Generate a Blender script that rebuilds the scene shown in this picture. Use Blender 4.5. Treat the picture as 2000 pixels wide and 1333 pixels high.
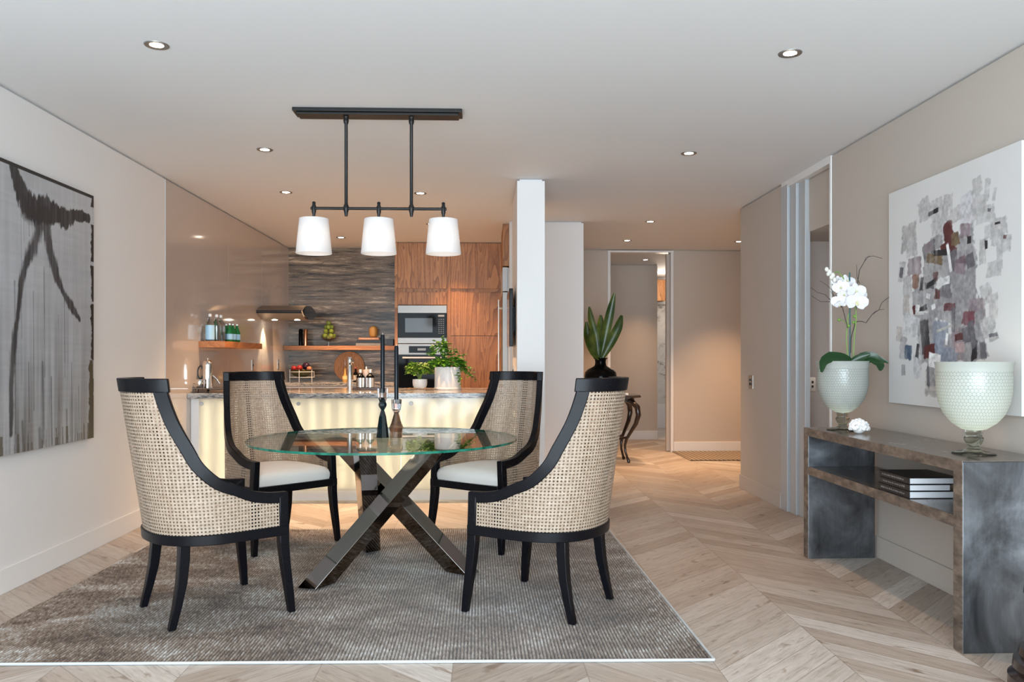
import bpy, math, random
import numpy as np
from mathutils import Vector, Matrix

random.seed(7)
PI = math.pi
scene = bpy.context.scene
for o in list(bpy.data.objects):
    bpy.data.objects.remove(o)

# ------------------------------------------------------------------ camera
F = 1600.0
YAW = math.atan(55 / F)
cam_d = bpy.data.cameras.new('camera')
cam = bpy.data.objects.new('camera', cam_d)
scene.collection.objects.link(cam)
cam.location = (0, 0, 1.21)
cam.rotation_euler = (PI / 2, 0, -YAW)
cam_d.sensor_width = 36.0
cam_d.lens = 36.0 * F / 2000
cam_d.shift_y = 34.5 / 2000
cam_d.clip_start = 0.05
scene.camera = cam

# ------------------------------------------------------------------ world, exposure
scene.view_settings.view_transform = 'Standard'
scene.view_settings.look = 'None'
scene.view_settings.gamma = 1
scene.view_settings.exposure = 1.0
world = bpy.data.worlds.new('world')
scene.world = world
world.use_nodes = True
world.node_tree.nodes['Background'].inputs[0].default_value = (0.72, 0.85, 1.0, 1)
world.node_tree.nodes['Background'].inputs[1].default_value = 0.5
scene.cycles.transparent_max_bounces = 24
scene.cycles.max_bounces = 10
scene.cycles.transmission_bounces = 10
scene.cycles.sample_clamp_indirect = 6

DAY_W, DAY_C = 250.0, (0.76, 0.90, 1.0)
SPOT_W, SPOT_C = 27.0, (1.0, 0.60, 0.32)

# daylight entering through the glazed wall behind the camera
ld = bpy.data.lights.new('daylight', 'AREA')
ld.shape = 'RECTANGLE'; ld.size = 4.7; ld.size_y = 2.4
ld.energy = DAY_W; ld.color = DAY_C
lo = bpy.data.objects.new('daylight', ld)
scene.collection.objects.link(lo)
lo.location = (-0.03, -2.3, 1.3)
lo.rotation_euler = (math.radians(90), 0, 0)   # shines towards +Y

# ------------------------------------------------------------------ helpers
col = scene.collection
H = 2.62


class MB:
    def __init__(s):
        s.v, s.f, s.uv = [], [], None

    def quad(s, a, b, c, d):
        i = len(s.v); s.v += [tuple(a), tuple(b), tuple(c), tuple(d)]; s.f.append((i, i + 1, i + 2, i + 3)); return s

    def box(s, x0, x1, y0, y1, z0, z1):
        i = len(s.v)
        s.v += [(x, y, z) for z in (z0, z1) for x, y in ((x0, y0), (x1, y0), (x1, y1), (x0, y1))]
        for q in ((0, 3, 2, 1), (4, 5, 6, 7), (0, 1, 5, 4), (1, 2, 6, 5), (2, 3, 7, 6), (3, 0, 4, 7)):
            s.f.append(tuple(i + k for k in q))
        return s

    def rings(s, rings, close=True, caps=True):
        n = len(rings[0]); i = len(s.v)
        for r in rings: s.v += [tuple(p) for p in r]
        for k in range(len(rings) - 1):
            for j in range(n if close else n - 1):
                a = i + k * n + j; b = i + k * n + (j + 1) % n
                s.f.append((a, b, b + n, a + n))
        if caps:
            s.f.append(tuple(i + j for j in range(n))[::-1])
            s.f.append(tuple(i + (len(rings) - 1) * n + j for j in range(n)))
        return s

    def lathe(s, prof, c=(0, 0, 0), n=32, caps=True, rot=0.0, sx=1.0, sy=1.0):
        return s.rings([[(c[0] + sx * r * math.cos(rot + 2 * PI * j / n), c[1] + sy * r * math.sin(rot + 2 * PI * j / n), c[2] + z)
                         for j in range(n)] for r, z in prof], True, caps)

    def tube(s, pts, r, n=8, caps=True):
        pts = [Vector(p) for p in pts]
        rs = r if isinstance(r, (list, tuple)) else [r] * len(pts)
        out = []; up = None
        for k, p in enumerate(pts):
            t = (pts[min(k + 1, len(pts) - 1)] - pts[max(k - 1, 0)]).normalized()
            if up is None:
                up = Vector((0, 0, 1)) if abs(t.z) < .9 else Vector((1, 0, 0))
            a = t.cross(up).normalized(); b = a.cross(t).normalized(); up = b
            out.append([p + rs[k] * (math.cos(2 * PI * j / n) * a + math.sin(2 * PI * j / n) * b) for j in range(n)])
        return s.rings(out, True, caps)

    def beam(s, a, b, w, roll=0.0, flat_ends=True):
        a, b = Vector(a), Vector(b); t = (b - a).normalized()
        u = t.cross(Vector((0, 0, 1))).normalized(); v = u.cross(t).normalized()
        u, v = math.cos(roll) * u + math.sin(roll) * v, -math.sin(roll) * u + math.cos(roll) * v
        def ring(p, z):
            r = []
            for su, sv in ((-1, -1), (1, -1), (1, 1), (-1, 1)):
                q = p + u * su * w / 2 + v * sv * w / 2
                if flat_ends: q = q + t * ((z - q.z) / t.z)
                r.append(q)
            return r
        return s.rings([ring(a, a.z), ring(b, b.z)])

    def ball(s, c, r, n=16, m=10, sz=1.0):
        rr = [[(c[0] + r * math.sin(PI * k / m) * math.cos(2 * PI * j / n), c[1] + r * math.sin(PI * k / m) * math.sin(2 * PI * j / n),
                c[2] - sz * r * math.cos(PI * k / m)) for j in range(n)] for k in range(1, m)]
        return s.rings(rr)

    def build(s, name, m, parent=None, smooth=35, bevel=0.0, seg=2):
        me = bpy.data.meshes.new(name)
        me.from_pydata(s.v, [], s.f); me.update()
        if s.uv is not None:
            l = me.uv_layers.new(name='UVMap')
            idx = np.empty(len(me.loops), dtype=np.int32); me.loops.foreach_get('vertex_index', idx)
            l.data.foreach_set('uv', np.array(s.uv, dtype=np.float32)[idx].ravel())
        if m is not None: me.materials.append(m)
        if smooth:
            me.polygons.foreach_set('use_smooth', [True] * len(me.polygons))
            me.set_sharp_from_angle(angle=math.radians(smooth))
        o = bpy.data.objects.new(name, me); col.objects.link(o)
        if parent is not None: o.parent = parent
        if bevel:
            b = o.modifiers.new('bevel', 'BEVEL'); b.width = bevel; b.segments = seg; b.limit_method = 'ANGLE'; b.angle_limit = .6
            b.harden_normals = False
        return o


def empty(name, loc=(0, 0, 0), rz=0.0):
    o = bpy.data.objects.new(name, None); col.objects.link(o)
    o.location = loc; o.rotation_euler = (0, 0, rz); o.empty_display_size = .05
    return o


def tag(o, label, cat, group=None, kind=None):
    o['label'] = label; o['category'] = cat
    if group: o['group'] = group
    if kind: o['kind'] = kind
    return o


def struct(o, label=None):
    o['kind'] = 'structure'
    if label: o['label'] = label
    return o


def copy_tree(o, parent=None):
    c = o.copy(); col.objects.link(c)
    if parent is not None: c.parent = parent
    for ch in [x for x in KIDS.get(o.name, [])]:
        copy_tree(ch, c)
    return c


KIDS = {}


def index_kids():
    KIDS.clear()
    for x in bpy.data.objects:
        if x.parent is not None: KIDS.setdefault(x.parent.name, []).append(x)


# ------------------------------------------------------------------ materials
def nt(m): return m.node_tree


def N(m, t, **kw):
    n = m.node_tree.nodes.new(t)
    for k, v in kw.items():
        if k.startswith('i_'): n.inputs[int(k[2:])].default_value = v
        else: setattr(n, k, v)
    return n


def L(m, a, b): m.node_tree.links.new(a, b)


def mth(m, op, a, b=None, c=None):
    n = m.node_tree.nodes.new('ShaderNodeMath'); n.operation = op
    for i, x in enumerate((a, b, c)):
        if x is None: continue
        if isinstance(x, (int, float)): n.inputs[i].default_value = x
        else: m.node_tree.links.new(x, n.inputs[i])
    return n.outputs[0]


def ramp(m, fac, stops, interp='LINEAR'):
    r = m.node_tree.nodes.new('ShaderNodeValToRGB'); r.color_ramp.interpolation = interp
    e = r.color_ramp.elements
    while len(e) < len(stops): e.new(0.5)
    for k, (p, c) in enumerate(stops):
        e[k].position = p; e[k].color = (*c, 1) if len(c) == 3 else c
    m.node_tree.links.new(fac, r.inputs[0])
    return r.outputs[0]


def mix(m, fac, a, b, t='MIX'):
    n = m.node_tree.nodes.new('ShaderNodeMix'); n.data_type = 'RGBA'; n.blend_type = t
    for i, x in ((0, fac), (6, a), (7, b)):
        if isinstance(x, (int, float)): n.inputs[i].default_value = x
        elif isinstance(x, tuple): n.inputs[i].default_value = (*x, 1) if len(x) == 3 else x
        else: m.node_tree.links.new(x, n.inputs[i])
    return n.outputs[2]


def P(name, color=(.8, .8, .8), rough=.5, metal=0.0, spec=.5, trans=0.0, ior=1.45, coat=0.0, emit=None, es=0.0, sheen=0.0):
    m = bpy.data.materials.new(name); m.use_nodes = True
    b = m.node_tree.nodes['Principled BSDF']
    b.inputs['Base Color'].default_value = (*color, 1)
    b.inputs['Roughness'].default_value = rough
    b.inputs['Metallic'].default_value = metal
    b.inputs['Specular IOR Level'].default_value = spec
    b.inputs['Transmission Weight'].default_value = trans
    b.inputs['IOR'].default_value = ior
    b.inputs['Coat Weight'].default_value = coat
    b.inputs['Sheen Weight'].default_value = sheen
    if emit: b.inputs['Emission Color'].default_value = (*emit, 1); b.inputs['Emission Strength'].default_value = es
    return m


def bsdf(m): return m.node_tree.nodes['Principled BSDF']


def noise(m, vec=None, scale=5.0, detail=4.0, rough=.5, dist=0.0):
    n = N(m, 'ShaderNodeTexNoise'); n.inputs['Scale'].default_value = scale; n.inputs['Detail'].default_value = detail
    n.inputs['Roughness'].default_value = rough; n.inputs['Distortion'].default_value = dist
    if vec is not None: L(m, vec, n.inputs['Vector'])
    return n.outputs['Fac']


def coords(m, kind='Object', scale=(1, 1, 1), rot=(0, 0, 0), loc=(0, 0, 0)):
    t = N(m, 'ShaderNodeTexCoord'); mp = N(m, 'ShaderNodeMapping')
    mp.inputs['Scale'].default_value = scale; mp.inputs['Rotation'].default_value = rot; mp.inputs['Location'].default_value = loc
    L(m, t.outputs[kind], mp.inputs['Vector']); return mp.outputs[0]


def bump(m, h, strength=.3, dist=.002):
    b = N(m, 'ShaderNodeBump'); b.inputs['Strength'].default_value = strength; b.inputs['Distance'].default_value = dist
    L(m, h, b.inputs['Height']); L(m, b.outputs[0], bsdf(m).inputs['Normal']); return b


def setc(m, c): L(m, c, bsdf(m).inputs['Base Color'])


def setr(m, r): L(m, r, bsdf(m).inputs['Roughness'])


def plaster(name, c, rough=.6):
    m = P(name, c, rough, spec=.3)
    n = noise(m, coords(m), 60, 3); bump(m, n, .08, .001)
    return m


M = {}
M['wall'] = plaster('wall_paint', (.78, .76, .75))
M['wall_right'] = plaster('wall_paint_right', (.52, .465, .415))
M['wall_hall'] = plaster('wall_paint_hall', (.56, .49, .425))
M['ceiling'] = plaster('ceiling_paint', (.775, .785, .80), .7)
M['white'] = P('white_satin_paint', (.78, .77, .76), .35)
M['dark_wall'] = plaster('dark_wall_paint', (.62, .55, .51))
M['gap'] = P('shadow_gap', (.03, .03, .03), .9)
M['alu'] = P('silver_anodised_aluminium', (.50, .52, .54), .42, .15)
M['steel'] = P('brushed_steel', (.30, .285, .27), .42, .9)
m = M['steel']; n_ = noise(m, coords(m, scale=(4, 4, 300)), 3, 2); bump(m, n_, .05, .0005)
M['chrome'] = P('polished_chrome', (.78, .78, .78), .05, 1.0)
M['dark_chrome'] = P('polished_dark_steel', (.24, .22, .21), .05, 1.0)
M['black_wood'] = P('black_lacquered_wood', (.004, .004, .006), .30, spec=.2)
m = M['black_wood']; n_ = noise(m, coords(m, scale=(10, 10, 10)), 8, 4); setr(m, ramp(m, n_, [(0, (.22,) * 3), (1, (.38,) * 3)]))
M['black_metal'] = P('matt_black_metal', (.014, .013, .013), .42, .3)
M['black_gloss'] = P('black_gloss', (.004, .004, .005), .08, spec=.08)
M['black_glass'] = P('black_oven_glass', (.006, .008, .012), .05, spec=.05)
M['panel_gloss'] = P('back_painted_glass', (.53, .475, .435), .09, spec=.9, coat=.3)
M['porcelain'] = P('white_glazed_ceramic', (.80, .80, .80), .3)
M['paper'] = P('book_page_block', (.66, .66, .68), .7)
M['book_black'] = P('black_book_cover', (.012, .011, .013), .35)
M['cushion'] = P('cream_linen_fabric', (.80, .755, .715), .85, sheen=.2)
m = M['cushion']; n_ = noise(m, coords(m), 500, 2); bump(m, n_, .25, .001)
M['green_apple'] = P('green_apple_skin', (.22, .30, .04), .3)
M['red_fruit'] = P('red_fruit_skin', (.35, .02, .02), .25)
M['purple_fruit'] = P('dark_purple_fruit_skin', (.03, .012, .03), .25)
M['pear'] = P('yellow_green_pear_skin', (.35, .30, .05), .35)
M['copper'] = P('copper_metal', (.62, .30, .16), .25, 1.0)
M['candle'] = P('black_candle_wax', (.004, .007, .012), .28, spec=.3)
M['wick'] = P('white_candle_wick', (.7, .65, .6), .8)
M['leaf'] = P('herb_leaf_green', (.12, .26, .03), .45)
m = M['leaf']; setc(m, ramp(m, noise(m, coords(m), 28, 2), [(.3, (.05, .15, .015)), (.55, (.15, .30, .03)), (.75, (.32, .42, .07))]))
M['ivy'] = P('trailing_plant_leaf', (.08, .24, .03), .4)
m = M['ivy']; setc(m, ramp(m, noise(m, coords(m), 22, 2), [(.3, (.02, .11, .01)), (.55, (.08, .25, .02)), (.75, (.26, .42, .06))]))
M['dark_leaf'] = P('orchid_leaf_dark_green', (.012, .045, .012), .3)
M['stem'] = P('green_stem', (.18, .30, .06), .5)
M['twig'] = P('dark_brown_twig', (.06, .04, .035), .7)
M['petal'] = P('white_orchid_petal', (.76, .74, .76), .5); bsdf(M['petal']).inputs['Subsurface Weight'].default_value = 0.0
M['stake'] = P('teal_green_stake', (.02, .09, .09), .5)
M['coral'] = P('white_coral', (.85, .84, .83), .6)
M['black_plastic'] = P('black_plastic', (.015, .015, .016), .35)
M['terracotta_wood'] = P('warm_wood_board', (.42, .19, .07), .5)
m = M['terracotta_wood']; setc(m, ramp(m, noise(m, coords(m, scale=(30, 4, 4)), 4, 4), [(.3, (.30, .12, .04)), (.7, (.50, .24, .09))]))
M['bread_wood'] = P('light_wood_board', (.50, .36, .22), .5)
M['pottery'] = P('golden_ribbed_gourd', (.45, .25, .07), .45)
M['clear_bottle'] = P('clear_bottle_glass', (.9, .95, .97), .03, trans=1.0, ior=1.3)
M['green_bottle'] = P('green_bottle_glass', (.01, .16, .04), .05, spec=.6)
M['label_blue'] = P('pale_blue_paper_label', (.36, .62, .82), .5)
M['label_white'] = P('white_paper_label', (.75, .78, .82), .5)
M['cap'] = P('silver_cap', (.8, .78, .76), .3, .7)
M['outlet'] = P('steel_socket_plate', (.55, .53, .5), .3, .8)
M['tray'] = P('dark_wooden_tray', (.05, .035, .03), .35)


def teak(name, c0, c1, c2, rot=(0, 0, 0), sc=(9, 9, .9), rough=.42):
    m = P(name, c1, rough)
    v = coords(m, 'Object', sc, rot)
    w_ = noise(m, v, .55, 2, .45, .4)
    wf = mth(m, 'FRACT', mth(m, 'MULTIPLY', w_, 16.0))
    fine = noise(m, coords(m, 'Object', tuple(x * 8 for x in sc), rot), 3, 5, .6)
    f = mth(m, 'ADD', mth(m, 'MULTIPLY', wf, .38), mth(m, 'MULTIPLY', fine, .62))
    setc(m, ramp(m, f, [(.2, c0), (.5, c1), (.85, c2)]))
    bump(m, f, .08, .001)
    return m


M['teak'] = teak('teak_veneer', (.15, .055, .018), (.40, .17, .06), (.56, .28, .11))
M['teak_shelf'] = teak('teak_shelf_wood', (.22, .09, .035), (.38, .17, .07), (.48, .24, .10), sc=(.9, 9, 9))
M['teak_shelf_y'] = teak('teak_shelf_wood_long', (.26, .09, .03), (.45, .17, .06), (.55, .25, .09), sc=(9, .9, 9))
M['dark_antique'] = P('dark_antique_wood', (.022, .012, .010), .22, coat=.4)


def stone(name, stops, sc, dist=1.6, rough=.3):
    m = P(name, (.4, .4, .4), rough)
    v = coords(m, 'Object', sc)
    a = noise(m, v, 2.2, 9, .62, dist); b = noise(m, coords(m, 'Object', tuple(x * 4.5 for x in sc), loc=(3, 1, 2)), 2.6, 6, .7, .8)
    f = mth(m, 'ADD', mth(m, 'MULTIPLY', a, .60 * 2.1), mth(m, 'MULTIPLY', b, .40 * 2.1)); f = mth(m, 'SUBTRACT', f, .55)
    setc(m, ramp(m, f, stops)); bump(m, f, .05, .001)
    return m


M['stone_wall'] = stone('vein_cut_travertine', [(.34, (.02, .013, .008)), (.42, (.085, .058, .036)), (.47, (.20, .145, .095)), (.51, (.10, .07, .046)), (.55, (.30, .22, .15)), (.60, (.12, .088, .062)), (.68, (.52, .41, .29))], (.35, 1, 5.0))
M['stone_top'] = stone('grey_veined_stone_top', [(.30, (.03, .035, .045)), (.42, (.13, .14, .155)), (.52, (.33, .33, .33)), (.62, (.55, .53, .49)), (.74, (.2, .19, .18))], (3.2, 2.0, 22), rough=.12)
M['marble'] = stone('white_marble', [(.3, (.3, .3, .3)), (.45, (.62, .62, .6)), (.7, (.7, .69, .67))], (1, 1, 1), rough=.2)
M['zinc'] = P('aged_zinc_sheet', (.2, .2, .2), .38, .75)
m = M['zinc']
v1 = coords(m, 'Object', (1.3, 1.3, 1.0)); f1 = noise(m, v1, 2.4, 8, .62, .6)
f2 = noise(m, coords(m, 'Object', (30, 30, 2.5)), 3, 3)
ff = mth(m, 'ADD', mth(m, 'MULTIPLY', f1, .93), mth(m, 'MULTIPLY', f2, .07))
setc(m, ramp(m, ff, [(.32, (.05, .05, .055)), (.45, (.12, .125, .135)), (.56, (.21, .22, .24)), (.68, (.38, .40, .43))]))
setr(m, ramp(m, ff, [(.3, (.26,) * 3), (.7, (.48,) * 3)])); bump(m, ff, .15, .003)
M['zinc_edge'] = P('worn_brown_metal_edge', (.2, .17, .14), .4, .6)
m = M['zinc_edge']; f1 = noise(m, coords(m, 'Object', (4, 4, 9)), 3, 6, .6)
setc(m, ramp(m, f1, [(.3, (.09, .075, .065)), (.5, (.20, .165, .14)), (.72, (.36, .30, .25))]))
M['zinc_top'] = P('brushed_pewter_top', (.25, .23, .22), .22, .8)
m = M['zinc_top']; f1 = noise(m, coords(m, 'Object', (5, 1.2, 1)), 3, 6, .6)
setc(m, ramp(m, f1, [(.3, (.17, .155, .145)), (.7, (.36, .335, .32))])); setr(m, ramp(m, f1, [(.3, (.16,) * 3), (.7, (.30,) * 3)]))


# chevron oak floor
def floor_mat():
    m = P('chevron_oak_floor', (.5, .42, .35), .42, spec=.4)
    t = N(m, 'ShaderNodeTexCoord'); sp = N(m, 'ShaderNodeSeparateXYZ'); L(m, t.outputs['Object'], sp.inputs[0])
    X, Y = sp.outputs[0], sp.outputs[1]
    W, PT = .518, .185
    q = mth(m, 'DIVIDE', mth(m, 'ADD', X, .122), W); k = mth(m, 'FLOOR', q); fx = mth(m, 'SUBTRACT', q, k)
    odd = mth(m, 'ABSOLUTE', mth(m, 'MODULO', k, 2.0))
    ve = mth(m, 'SUBTRACT', Y, mth(m, 'MULTIPLY', fx, W))
    vo = mth(m, 'SUBTRACT', mth(m, 'ADD', Y, mth(m, 'MULTIPLY', fx, W)), W)
    v = mth(m, 'ADD', mth(m, 'MULTIPLY', vo, odd), mth(m, 'MULTIPLY', ve, mth(m, 'SUBTRACT', 1.0, odd)))
    vb = mth(m, 'DIVIDE', v, PT); b = mth(m, 'FLOOR', vb); fb = mth(m, 'SUBTRACT', vb, b)
    cid = N(m, 'ShaderNodeCombineXYZ'); L(m, k, cid.inputs[0]); L(m, b, cid.inputs[1])
    wn = N(m, 'ShaderNodeTexWhiteNoise'); wn.noise_dimensions = '2D'; L(m, cid.outputs[0], wn.inputs['Vector'])
    # board-aligned coordinates
    sgn = mth(m, 'SUBTRACT', 1.0, mth(m, 'MULTIPLY', odd, 2.0))
    al = mth(m, 'ADD', X, mth(m, 'MULTIPLY', Y, sgn)); ac = mth(m, 'SUBTRACT', Y, mth(m, 'MULTIPLY', X, sgn))
    cv = N(m, 'ShaderNodeCombineXYZ')
    L(m, mth(m, 'MULTIPLY', al, 1.3), cv.inputs[0]); L(m, mth(m, 'MULTIPLY', ac, 13.0), cv.inputs[1])
    L(m, mth(m, 'MULTIPLY', wn.outputs['Value'], 40.0), cv.inputs[2])
    g = noise(m, cv.outputs[0], 2.6, 8, .66, 1.1)
    cv2 = N(m, 'ShaderNodeCombineXYZ'); L(m, mth(m, 'MULTIPLY', al, 3.0), cv2.inputs[0]); L(m, mth(m, 'MULTIPLY', ac, 8.0), cv2.inputs[1]); L(m, mth(m, 'MULTIPLY', wn.outputs['Value'], 17.0), cv2.inputs[2])
    kn = noise(m, cv2.outputs[0], 1.6, 3, .5, .3)
    base = ramp(m, wn.outputs['Value'], [(0, (.385, .315, .26)), (.25, (.44, .365, .31)), (.5, (.47, .405, .35)), (.75, (.51, .45, .40)), (1, (.60, .55, .505))])
    grain = ramp(m, g, [(.28, (.58, .52, .47)), (.45, (.90, .89, .87)), (.55, (1.0, 1.0, 1.0)), (.72, (1.15, 1.15, 1.13))])
    c = mix(m, 1.0, base, grain, 'MULTIPLY')
    knot = ramp(m, kn, [(.64, (1, 1, 1)), (.74, (.50, .40, .33))])
    c = mix(m, .8, c, knot, 'MULTIPLY')
    e1 = mth(m, 'MINIMUM', fb, mth(m, 'SUBTRACT', 1.0, fb)); e2 = mth(m, 'MULTIPLY', mth(m, 'MINIMUM', fx, mth(m, 'SUBTRACT', 1.0, fx)), 4.0)
    e = mth(m, 'MINIMUM', e1, e2); ln = mth(m, 'LESS_THAN', e, .014)
    c = mix(m, mth(m, 'MULTIPLY', ln, .55), c, (.16, .12, .09))
    setc(m, c)
    setr(m, ramp(m, g, [(.3, (.38,) * 3), (.7, (.5,) * 3)]))
    bump(m, mth(m, 'SUBTRACT', mth(m, 'MULTIPLY', g, .3), ln), .15, .0015)
    return m


M['floor'] = floor_mat()


def rug_mat():
    m = P('woven_wool_rug', (.3, .25, .2), .95, spec=.1, sheen=.3)
    v = coords(m, 'Object')
    big = noise(m, coords(m, 'Object', (1.5, 2.2, 1)), 1.8, 6, .62, .6)
    knot = noise(m, coords(m, 'Object', (68, 22, 1)), 1.0, 3, .75)
    f = mth(m, 'ADD', mth(m, 'MULTIPLY', big, .62), mth(m, 'MULTIPLY', knot, .60)); f = mth(m, 'SUBTRACT', f, .08)
    c = ramp(m, f, [(.38, (.075, .045, .028)), (.47, (.19, .13, .088)), (.545, (.31, .245, .19)), (.61, (.44, .40, .36)), (.70, (.70, .70, .69))])
    g_ = N(m, 'ShaderNodeNewGeometry'); sz = N(m, 'ShaderNodeSeparateXYZ'); L(m, g_.outputs['Position'], sz.inputs[0])
    groove_tone = ramp(m, mth(m, 'MULTIPLY', sz.outputs[2], 80.0), [(.30, (.34, .30, .27)), (.62, (1, 1, 1))])   # wool colour darkens with depth between the ribs
    setc(m, mix(m, 1.0, c, groove_tone, 'MULTIPLY')); bump(m, knot, .9, .008)
    return m


M['rug'] = rug_mat()


def cane_mat():
    m = P('woven_cane', (.62, .45, .30), .5)
    t = N(m, 'ShaderNodeTexCoord'); sp = N(m, 'ShaderNodeSeparateXYZ'); L(m, t.outputs['UV'], sp.inputs[0])
    p = .0155
    def fr(x): return mth(m, 'SUBTRACT', mth(m, 'FRACT', mth(m, 'DIVIDE', x, p)), .5)
    a, b = mth(m, 'ABSOLUTE', fr(sp.outputs[0])), mth(m, 'ABSOLUTE', fr(sp.outputs[1]))
    d = mth(m, 'MAXIMUM', mth(m, 'MAXIMUM', a, b), mth(m, 'MULTIPLY', mth(m, 'ADD', a, b), .72))
    hole = mth(m, 'LESS_THAN', d, .26)
    # strand shading: crossings of the straight pairs and the diagonals
    st = mth(m, 'ABSOLUTE', mth(m, 'SUBTRACT', mth(m, 'FRACT', mth(m, 'MULTIPLY', mth(m, 'ADD', a, b), 4.0)), .5))
    nz = noise(m, t.outputs['UV'], 45, 3)
    c1 = ramp(m, nz, [(.3, (.38, .285, .21)), (.7, (.56, .455, .36))])
    c = mix(m, mth(m, 'MULTIPLY', mth(m, 'LESS_THAN', st, .12), .5), c1, (.30, .19, .11))
    rim = mth(m, 'LESS_THAN', d, .31)
    c = mix(m, mth(m, 'MULTIPLY', rim, .4), c, (.30, .19, .11))
    setc(m, c)
    bump(m, d, .5, .002)
    tr = N(m, 'ShaderNodeBsdfTransparent'); mx = N(m, 'ShaderNodeMixShader')
    tl = N(m, 'ShaderNodeBsdfTranslucent'); tl.inputs[0].default_value = (.6, .42, .26, 1)
    mt = N(m, 'ShaderNodeMixShader'); mt.inputs[0].default_value = .15
    L(m, bsdf(m).outputs[0], mt.inputs[1]); L(m, tl.outputs[0], mt.inputs[2])
    L(m, hole, mx.inputs[0]); L(m, mt.outputs[0], mx.inputs[1]); L(m, tr.outputs[0], mx.inputs[2])
    L(m, mx.outputs[0], m.node_tree.nodes['Material Output'].inputs['Surface'])
    return m


M['cane'] = cane_mat()


def thin_glass(name, tint=(.93, .98, .96), refl=1.0):
    m = bpy.data.materials.new(name); m.use_nodes = True; nd = m.node_tree.nodes; nd.remove(nd['Principled BSDF'])
    tr = N(m, 'ShaderNodeBsdfTransparent'); tr.inputs[0].default_value = (*tint, 1)
    gl = N(m, 'ShaderNodeBsdfGlossy'); gl.inputs['Roughness'].default_value = .01
    ge = N(m, 'ShaderNodeNewGeometry'); dt = N(m, 'ShaderNodeVectorMath'); dt.operation = 'DOT_PRODUCT'
    L(m, ge.outputs['Normal'], dt.inputs[0]); L(m, ge.outputs['Incoming'], dt.inputs[1])
    cs = mth(m, 'ABSOLUTE', dt.outputs['Value'])
    sch = mth(m, 'ADD', .04, mth(m, 'MULTIPLY', .96, mth(m, 'POWER', mth(m, 'SUBTRACT', 1.0, cs), 5.0)))
    mx = N(m, 'ShaderNodeMixShader'); L(m, mth(m, 'MULTIPLY', sch, refl), mx.inputs[0])
    L(m, tr.outputs[0], mx.inputs[1]); L(m, gl.outputs[0], mx.inputs[2])
    L(m, mx.outputs[0], nd['Material Output'].inputs['Surface'])
    return m


M['glass'] = thin_glass('clear_table_glass')
M['glass_edge'] = P('green_glass_edge', (.02, .2, .13), .15, spec=.3)
m = M['glass_edge']; setc(m, ramp(m, noise(m, coords(m), 18, 3), [(.35, (.005, .085, .055)), (.65, (.03, .22, .15))]))
M['clear_thin'] = thin_glass('clear_vessel_glass', (.9, .93, .93), 1.6)


def translucent(name, c, fac=.6, rough=.4, gloss=.05, emit=0):
    m = bpy.data.materials.new(name); m.use_nodes = True; nd = m.node_tree.nodes; nd.remove(nd['Principled BSDF'])
    df = N(m, 'ShaderNodeBsdfDiffuse'); df.inputs[0].default_value = (*c, 1)
    tl = N(m, 'ShaderNodeBsdfTranslucent'); tl.inputs[0].default_value = (*c, 1)
    gl = N(m, 'ShaderNodeBsdfGlossy'); gl.inputs['Roughness'].default_value = rough
    a = N(m, 'ShaderNodeMixShader'); a.inputs[0].default_value = fac; L(m, df.outputs[0], a.inputs[1]); L(m, tl.outputs[0], a.inputs[2])
    b = N(m, 'ShaderNodeMixShader'); b.inputs[0].default_value = gloss; L(m, a.outputs[0], b.inputs[1]); L(m, gl.outputs[0], b.inputs[2])
    L(m, b.outputs[0], nd['Material Output'].inputs['Surface'])
    return m, gl, df, tl


M['shade'] = translucent('white_fabric_shade', (.86, .84, .84), .45, .6, .0)[0]
M['frost'] = translucent('frosted_glass_panel', (.66, .66, .65), .62, .12, .06)[0]


def emis(name, c, s):
    m = bpy.data.materials.new(name); m.use_nodes = True; nd = m.node_tree.nodes; nd.remove(nd['Principled BSDF'])
    e = N(m, 'ShaderNodeEmission'); e.inputs[0].default_value = (*c, 1); e.inputs[1].default_value = s
    L(m, e.outputs[0], nd['Material Output'].inputs['Surface']); return m


M['bulb'] = emis('lamp_bulb', (1, .84, .62), 6.5)
M['led'] = emis('downlight_disc', (1, .86, .66), 30.0)
M['tube'] = emis('strip_light', (1, .83, .50), 7.5)
M['glow'] = emis('small_led_glow', (.98, 1, .86), 13.0)


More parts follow.
